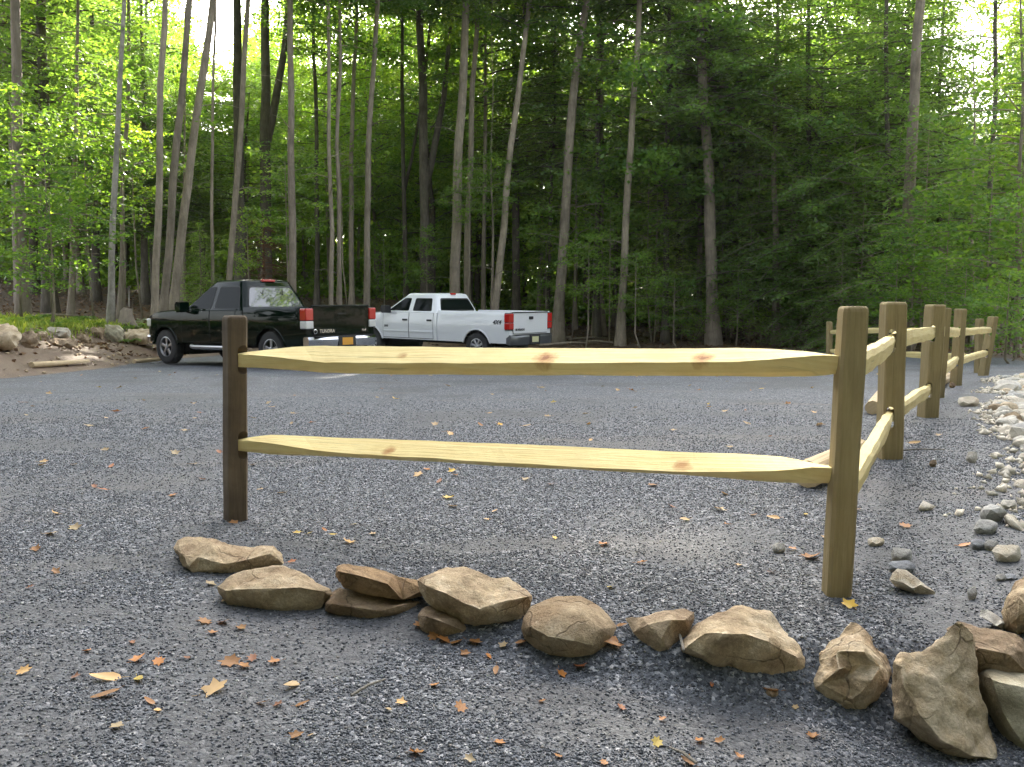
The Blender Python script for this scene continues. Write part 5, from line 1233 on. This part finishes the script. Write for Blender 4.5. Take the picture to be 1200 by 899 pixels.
# stump
def stump():
    p = at_depth(148, 360, 26); z = gz1(p[0], 26); root = empty('tree_stump', (p[0], 26, z)); tag(root, 'jagged pale tree stump on the bank behind the grass', 'tree stump')
    n = 16; rings = []
    for zz, rr_ in ((-.15, .40), (.05, .30), (.2, .23), (.38, .19), (.5, .18)):
        rings.append([(math.cos(2 * PI * k / n) * rr_ * (1 + .15 * mnoise.noise(Vector((k * 1.3, zz, 1)))), math.sin(2 * PI * k / n) * rr_, zz + (0 if zz < .45 else .28 * abs(mnoise.noise(Vector((k * 2.1, 3, 0)))) + (.25 if k in (1, 2) else 0))) for k in range(n)])
    V, Fc = loft(rings); link('stump_wood', mk(V, Fc, M['bark_brown'], True), root)
    link('splinter', mk(*tube([(.08, 0, .6), (.10, 0, 1.15)], [.03, .008], 5), M['bark_birch']), root)
stump()
def dead_bush():
    p = at_depth(305, 262, 37); z = gz1(p[0], 37); root = empty('dead_hemlock', (p[0], 37, z)); tag(root, 'dead brown conifer in the dim woods behind the dark truck', 'tree')
    tw = [([Vector((0, 0, -.2)), Vector((.1, 0, 2)), Vector((.1, 0, 4.3))], [.09, .06, .01])]
    for k in range(110):
        zz = R.uniform(.6, 4.1); a = R.uniform(0, 6.28); L = (1.5 * (1 - zz / 4.6) + .3) * R.uniform(.6, 1.1); q = Vector((math.cos(a), math.sin(a), 0)); b = Vector((.1, 0, zz)); tw.append(([b, b + q * L * .5 + Vector((0, 0, .05)), b + q * L + Vector((0, 0, -.2 * L))], [.014, .01, .003]))
        for j in range(5):
            t = R.uniform(.3, .95); s = b + q * L * t; a2 = a + R.choice((-1, 1)) * R.uniform(.5, 1); tw.append(([s, s + Vector((math.cos(a2), math.sin(a2), -.3)) * .35], [.008, .002]))
    link('dead_twigs', tubes_mesh(tw, M['dead'], 4), root)['kind'] = 'stuff'
dead_bush()
# fallen branches on the forest floor right of the white truck
for i, (u, d, L, a) in enumerate([(668, 35, 2.6, .35), (700, 36, 2.0, 2.7), (690, 38, 1.8, .2), (780, 38, 1.5, 1.1), (60, 27, 1.6, .3), (640, 39, 2.2, 2.9)]):
    p = at_depth(u, 400, d); z = gz1(p[0], d); V, Fc = tube([(-L / 2 * math.cos(a), -L / 2 * math.sin(a), .05), (0, .1, .14), (L / 2 * math.cos(a), L / 2 * math.sin(a), .10)], [.05, .04, .015], 7)
    o = link('fallen_branch', mk(V, Fc, M['bark_pale'], True), None, (p[0], d, z))
    tag(o, ['fallen branch at the foot of the large pale curved tree', 'fallen branch lying left of the slim mottled tree', 'fallen branch farther back behind the large curved tree', 'fallen branch near the big brown pine', 'fallen branch on the left forest floor', 'fallen branch behind the white truck tailgate'][i], 'branch')

# ---------------------------------------------------------------- fallen leaves on the gravel, each an object
def leaf_me(seed, lobes, mat):
    r = random.Random(seed); n = lobes * 4; ring = []
    for k in range(n):
        w = 2 * PI * k / n; rad = (1.0 if k % 4 == 0 else .60 if k % 4 == 2 else .74) * r.uniform(.85, 1.1)
        if lobes == 1: rad = 1
        ring.append([math.cos(w) * rad * .5, math.sin(w) * rad * (.42 if lobes > 1 else .22), 0])
    if lobes == 1:
        ring = [[math.cos(2 * PI * k / 12) * .5, math.sin(2 * PI * k / 12) * .2 * (1 - .4 * math.cos(2 * PI * k / 12)), 0] for k in range(12)]; n = 12
    cu = r.uniform(.2, .8); tw_ = r.uniform(-.5, .5)
    def bend(p): return (p[0], p[1], .02 + cu * (p[1] ** 2) * 1.4 + .5 * cu * max(0, p[0]) ** 2 + tw_ * p[0] * p[1])
    V = [bend(p) for p in ring] + [bend([p[0] * .5, p[1] * .5, 0]) for p in ring] + [bend([0, 0, 0])]
    Fc = [(k, (k + 1) % n, n + (k + 1) % n, n + k) for k in range(n)] + [(n + k, n + (k + 1) % n, 2 * n) for k in range(n)]
    a, b = tube([(-.5, 0, .05), (-.75, .05, .12)], [.012, .01], 4); o = len(V); V += [tuple(q) for q in a]; Fc += [tuple(i + o for i in f) for f in b]
    return mk(V, Fc, M[mat], True)
LM = {c: [leaf_me(i * 7 + len(c), lb, 'leaf_' + c) for i, lb in enumerate((5, 1, 7, 5))] for c in ('orange', 'yellow', 'tan', 'red')}
FALL = [(240,731,'orange',18),(123,797,'tan',30),(123,817,'orange',28),(163,798,'yellow',20),(28,789,'tan',16),(175,824,'orange',14),(137,854,'tan',16),(88,796,'red',14),(184,835,'tan',12),(103,765,'orange',10),
 (262,731,'orange',16),(283,738,'orange',14),(250,744,'orange',12),(162,775,'orange',18),(186,778,'orange',16),(270,778,'orange',24),(285,783,'orange',16),(296,774,'red',14),(322,778,'orange',14),(252,810,'tan',30),(341,806,'tan',22),(307,826,'orange',14),
 (326,828,'red',12),(355,827,'orange',15),(347,865,'orange',16),(363,865,'tan',8),(219,773,'red',9),(155,755,'red',9),(60,627,'tan',14),(88,620,'tan',16),(42,645,'orange',13),(65,672,'orange',12),(35,690,'red',9),
 (247,686,'tan',14),(265,706,'tan',14),(493,735,'orange',20),(508,748,'orange',16),(520,752,'orange',20),(535,755,'orange',14),(556,755,'orange',18),(545,768,'orange',12),(590,758,'tan',12),(612,755,'orange',20),(718,757,'orange',26),(630,760,'orange',12),
 (573,772,'orange',12),(581,788,'orange',14),(509,805,'orange',14),(470,826,'tan',14),(455,834,'tan',10),(540,832,'orange',18),(487,886,'orange',22),(585,873,'orange',14),(550,892,'tan',14),(635,824,'orange',10),(680,783,'red',18),(658,792,'orange',14),(729,735,'orange',12),
 (728,832,'red',12),(770,873,'yellow',16),(777,845,'orange',10),(708,908,'orange',12),(716,690,'yellow',12),(752,661,'orange',12),(654,889,'orange',12),(904,813,'orange',18),(820,870,'orange',14),(843,871,'orange',14),(866,889,'orange',14),(806,896,'orange',18),(834,806,'red',9),
 (952,865,'orange',16),(932,832,'tan',9),(995,711,'yellow',20),(950,655,'orange',22),(928,645,'orange',12),(1061,618,'orange',16),(1133,640,'orange',16),(903,672,'red',9),(866,664,'tan',8),(852,616,'orange',8),(883,605,'orange',10),
 (437,627,'tan',9),(414,616,'yellow',8),(348,626,'yellow',9),(364,626,'yellow',9),(391,628,'yellow',8),(380,622,'orange',8),(342,660,'red',10),(237,563,'orange',9),(305,575,'tan',9),(330,579,'tan',8),(227,545,'tan',9),(123,528,'tan',9),(205,532,'tan',12),(297,546,'tan',10),(51,542,'tan',9),
 (140,455,'tan',9),(168,470,'tan',10),(57,462,'tan',10),(137,483,'orange',9),(103,500,'tan',12),(230,444,'tan',7),(315,473,'tan',9),(318,478,'tan',10),(510,498,'tan',9),(563,499,'orange',10),(617,500,'tan',9),(533,558,'orange',9),(515,565,'red',10),(500,551,'orange',9),(530,553,'yellow',9),
 (617,563,'tan',12),(765,570,'orange',14),(690,498,'tan',8),(692,517,'tan',8),(850,483,'tan',9),(923,474,'orange',9),(855,525,'tan',10),(1072,520,'tan',12),(1100,511,'tan',8),(917,553,'orange',8),(745,460,'tan',8),(740,458,'orange',8),(635,455,'tan',9),(525,453,'tan',8),(960,500,'tan',9),(632,455,'tan',8),
 (1005,598,'tan',8),(875,497,'tan',9),(790,505,'tan',8),(570,610,'tan',7),(650,632,'yellow',7),(580,600,'tan',7),(870,560,'red',9),(820,540,'tan',8)]
ANCH = [(276, 610, 'the dark fence post'), (980, 697, 'the near corner post'), (267, 655, 'the leftmost boulder of the row'), (322, 692, 'the pale cream boulder'), (440, 700, 'the two-slab stack'), (558, 705, 'the raised tan boulder'),
        (667, 740, 'the round smooth boulder'), (775, 742, 'the wedge of brown rock'), (873, 760, 'the big humped boulder'), (998, 790, 'the notched boulder'), (1108, 820, 'the fin-shaped boulder'), (1070, 680, 'the cream wedge-shaped stone'),
        (1042, 537, 'the second fence post'), (70, 428, 'the left wheel stop timber'), (310, 425, 'the dark truck'), (600, 420, 'the upper rail'), (620, 535, 'the lower rail'), (120, 800, 'the bottom left corner'), (500, 890, 'the bottom edge'), (800, 890, 'the bottom edge, right half'), (60, 640, 'the left edge, mid height')]
rl = random.Random(99)
for k in range(110):
    d = 4.0 + 14 * rl.random() ** 1.2; x = rl.uniform(-.56, .42) * d
    if lot_sd(np.array([x]), np.array([d]))[0] > -.2: continue
    dep = CP * d - SP * (gz1(x, d) - CAM_H); up = SP * d + CP * (gz1(x, d) - CAM_H); FALL.append((600 + F_PX * x / dep, 449.5 - F_PX * up / dep, rl.choice(['tan', 'tan', 'orange', 'red', 'yellow']), rl.uniform(.04, .075) * F_PX / d))
cn = {'orange': 'orange brown', 'yellow': 'yellow', 'tan': 'dry tan', 'red': 'russet'}
for i, (u, v, c, w) in enumerate(FALL):
    p = ground_pt(u, min(v, 897)); s = w * p[1] / F_PX * 1.25; s = min(s, .11); o = link('fallen_leaf', R.choice(LM[c]), None, (p[0], p[1], gz1(p[0], p[1]) + .006 + .02 * s))
    o.scale = (s, s, s); o.rotation_euler = (R.uniform(-.35, .35), R.uniform(-.35, .35), R.uniform(0, 6.28))
    q = min(ANCH, key=lambda a_: (a_[0] - u) ** 2 + ((a_[1] - v) * 1.6) ** 2); ph = f"{'left of' if u < q[0] - 25 else 'right of' if u > q[0] + 25 else 'below' if v > q[1] else 'above'} {q[2]}"
    wh = 'in the foreground' if v > 690 else 'in the middle of the lot' if v > 560 else 'on the far lot'; sd_ = 'left' if u < 420 else 'middle' if u < 760 else 'right'
    tag(o, f'{cn[c]} fallen leaf on the gravel {ph}', 'leaf', f'{cn[c]} fallen leaves {wh}, {sd_} part')
# small dry twigs
for i, (u, v, L, a, lab) in enumerate([(432, 812, .14, .9, 'dry twig on the gravel below the two-slab stack'), (797, 755, .20, 1.5, 'straw-like twig beside the wedge of brown rock'), (555, 716, .10, .2, 'dry twig lying on the foreground gravel'), (800, 892, .1, 2.2, 'dry twig near the bottom edge of the photo'), (1078, 530, .4, .1, 'pale stick lying right of the second fence post')]):
    p = ground_pt(u, v); V, Fc = tube([(-L / 2 * math.cos(a), -L / 2 * math.sin(a), .012), (0, 0, .02), (L / 2 * math.cos(a), L / 2 * math.sin(a), .014)], [.005, .005, .003], 6); tag(link('twig', mk(V, Fc, M['bark_birch']), None, (p[0], p[1], gz1(p[0], p[1]) + .004)), lab, 'twig')

# ---------------------------------------------------------------- thin haze volume added for a soft veil and glow
def haze():
    bm = bmesh.new(); add_box(bm, (0, 200, 14.5), (1040, 1020, 36.0)); me = bm_mesh(bm)
    m = bpy.data.materials.new('thin_haze'); m.use_nodes = True; t = m.node_tree; t.nodes.remove(t.nodes['Principled BSDF'])
    v = t.nodes.new('ShaderNodeVolumePrincipled'); v.inputs['Color'].default_value = (.92, .95, .9, 1); v.inputs['Density'].default_value = HAZE; v.inputs['Anisotropy'].default_value = 0.55
    t.links.new(v.outputs[0], t.nodes['Material Output'].inputs['Volume']); me.materials.append(m); tag(link('haze', me), kind='stuff')
HAZE = 0.00022
haze()
